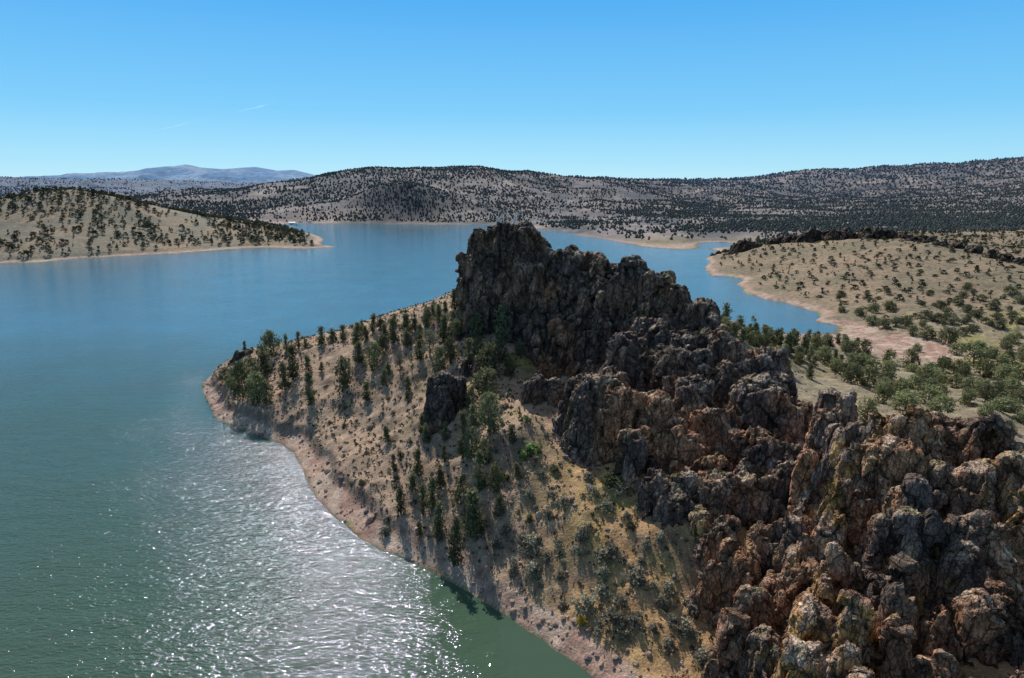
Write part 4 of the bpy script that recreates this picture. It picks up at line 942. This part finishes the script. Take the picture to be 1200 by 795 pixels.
regs_t = [('on the left tip of the headland', lambda u, v: u < 330 and v < 490), ('on the skyline left of the summit crag', lambda u, v: u < 600 and v < 400 - .0*u and v < 470-.2*u),
          ('on the upper slope below the skyline', lambda u, v: u < 480 and v < 480), ('just left of the summit crag', lambda u, v: 480 <= u < 620 and v < 430),
          ('around the flat topped dark rock', lambda u, v: u < 650 and v < 520), ('on the slope below the dark rock', lambda u, v: u < 650 and v < 582), ('near the beach foot of the slope', lambda u, v: u < 700 and v >= 582),
          ('behind the buttress by the inlet', lambda u, v: u < 935 and v < 480 and v > 368), ('between the inlet and the red knob', lambda u, v: u < 1030 and v > 398), ('below the dry cove gravel', lambda u, v: u < 1090 and v > 405),
          ('above the right rock mass', lambda u, v: v > 440), ('at the right of the dry cove', lambda u, v: v > 395), ('on the far bank just above the cove', lambda u, v: v > 370), ('on the far bank slope at right', lambda u, v: v > 345 and u > 1080),
          ('on the middle far bank slope', lambda u, v: v > 345), ('on the far bank below the crest', lambda u, v: u > 1050), ('on the far bank near the inlet', lambda u, v: True)]
kn_t = {'cone': 'conical juniper', 'slim': 'slim juniper', 'round': 'rounded juniper', 'broad': 'broad juniper', 'sparse': 'half bare juniper'}
label_set(trees, regs_t, lambda t: ('bright ' if t[4] == 'bright' else 'dark ') + kn_t[t[1]], 'junipers growing on the land', 'tall', '')
regs_b = [('on the pink shore belt at the tip', lambda u, v: u < 330), ('on the slope above the left beach', lambda u, v: u < 420 and v < 520), ('on the upper headland slope', lambda u, v: u < 520 and v < 480), ('left of the summit crag', lambda u, v: v < 440),
          ('beside the flat topped dark rock', lambda u, v: u < 580 and v < 520), ('below the fallen brown boulder', lambda u, v: v < 540), ('above the sheltered beach bend', lambda u, v: u < 500 and v < 600), ('near the tall junipers above the shore', lambda u, v: u < 590),
          ('left of the ochre scree', lambda u, v: u < 660 and v < 690), ('at the top of the ochre scree', lambda u, v: v < 620), ('in the middle of the ochre scree', lambda u, v: v < 690), ('at the foot of the ochre scree', lambda u, v: v < 745), ('close to the bottom edge by the rocks', lambda u, v: True)]
label_set(bushes, regs_b, lambda t: {'sage': 'grey sagebrush clump', 'green': 'fresh green shrub', 'ochre': 'orange yellow shrub', 'dark': 'small dark green shrub'}[t[1]], 'shrubs on the headland slope', 'wide', '')
label_set(boulders, regs_b, lambda t: {0: 'pinkish tan boulder', 1: 'reddish brown boulder', 2: 'pale tan boulder', 3: 'dark grey boulder'}[int(t[1]) % 4], 'boulders along the shore and slope', 'big', '')

# ------------------------------------------------------------------ light
SUN_EL, SUN_AZ = R(45), R(-18)           # azimuth measured from +Y toward +X
sd = bpy.data.lights.new('sun', 'SUN'); sd.energy = 5.0; sd.angle = R(.53); sd.color = (1, .94, .85)
so = bpy.data.objects.new('sun', sd); COL.objects.link(so)
from mathutils import Vector
dirv = Vector((math.sin(SUN_AZ)*math.cos(SUN_EL), math.cos(SUN_AZ)*math.cos(SUN_EL), math.sin(SUN_EL)))
so.rotation_euler = dirv.to_track_quat('Z', 'Y').to_euler(); so.location = (0, 0, 300)
wd = bpy.data.worlds.new('World'); sc.world = wd; wd.use_nodes = True; nt = wd.node_tree
sky = N(nt, 'ShaderNodeTexSky'); sky.sky_type = 'NISHITA'; sky.sun_disc = False; sky.sun_elevation = SUN_EL; sky.sun_rotation = SUN_AZ
sky.altitude = 1000; sky.air_density = 1.0; sky.dust_density = 0.15; sky.ozone_density = 2.5
tc = N(nt, 'ShaderNodeTexCoord'); sp = N(nt, 'ShaderNodeSeparateXYZ'); nt.links.new(tc.outputs['Generated'], sp.inputs[0])
cr = N(nt, 'ShaderNodeValToRGB'); nt.links.new(sp.outputs[2], cr.inputs[0]); el = cr.color_ramp.elements
el[0].position = 0.0; el[0].color = (.48, .83, 1.0, 1); el[1].position = 1.0; el[1].color = (.20, .24, .31, 1)
for p_, c_ in ((.03, (.37, .76, .99)), (.10, (.19, .61, .98)), (.25, (.06, .42, .92)), (.40, (.15, .37, .66)), (.6, (.24, .34, .46))): e = el.new(p_); e.color = c_ + (1,)
sk = N(nt, 'ShaderNodeVectorMath', operation='SCALE'); nt.links.new(sky.outputs[0], sk.inputs[0]); sk.inputs['Scale'].default_value = .10
mx = N(nt, 'ShaderNodeMix', data_type='RGBA'); mx.inputs[0].default_value = .88; nt.links.new(sk.outputs[0], mx.inputs[6]); nt.links.new(cr.outputs[0], mx.inputs[7])
nt.links.new(mx.outputs[2], nt.nodes['Background'].inputs['Color']); nt.nodes['Background'].inputs['Strength'].default_value = 1.0
sc.view_settings.view_transform = 'Standard'; sc.view_settings.look = 'None'; sc.view_settings.exposure = 0
sc.render.engine = 'CYCLES'; sc.cycles.use_denoising = True; sc.cycles.max_bounces = 4; sc.cycles.diffuse_bounces = 2; sc.cycles.transparent_max_bounces = 8
sc.cycles.sample_clamp_indirect = 4
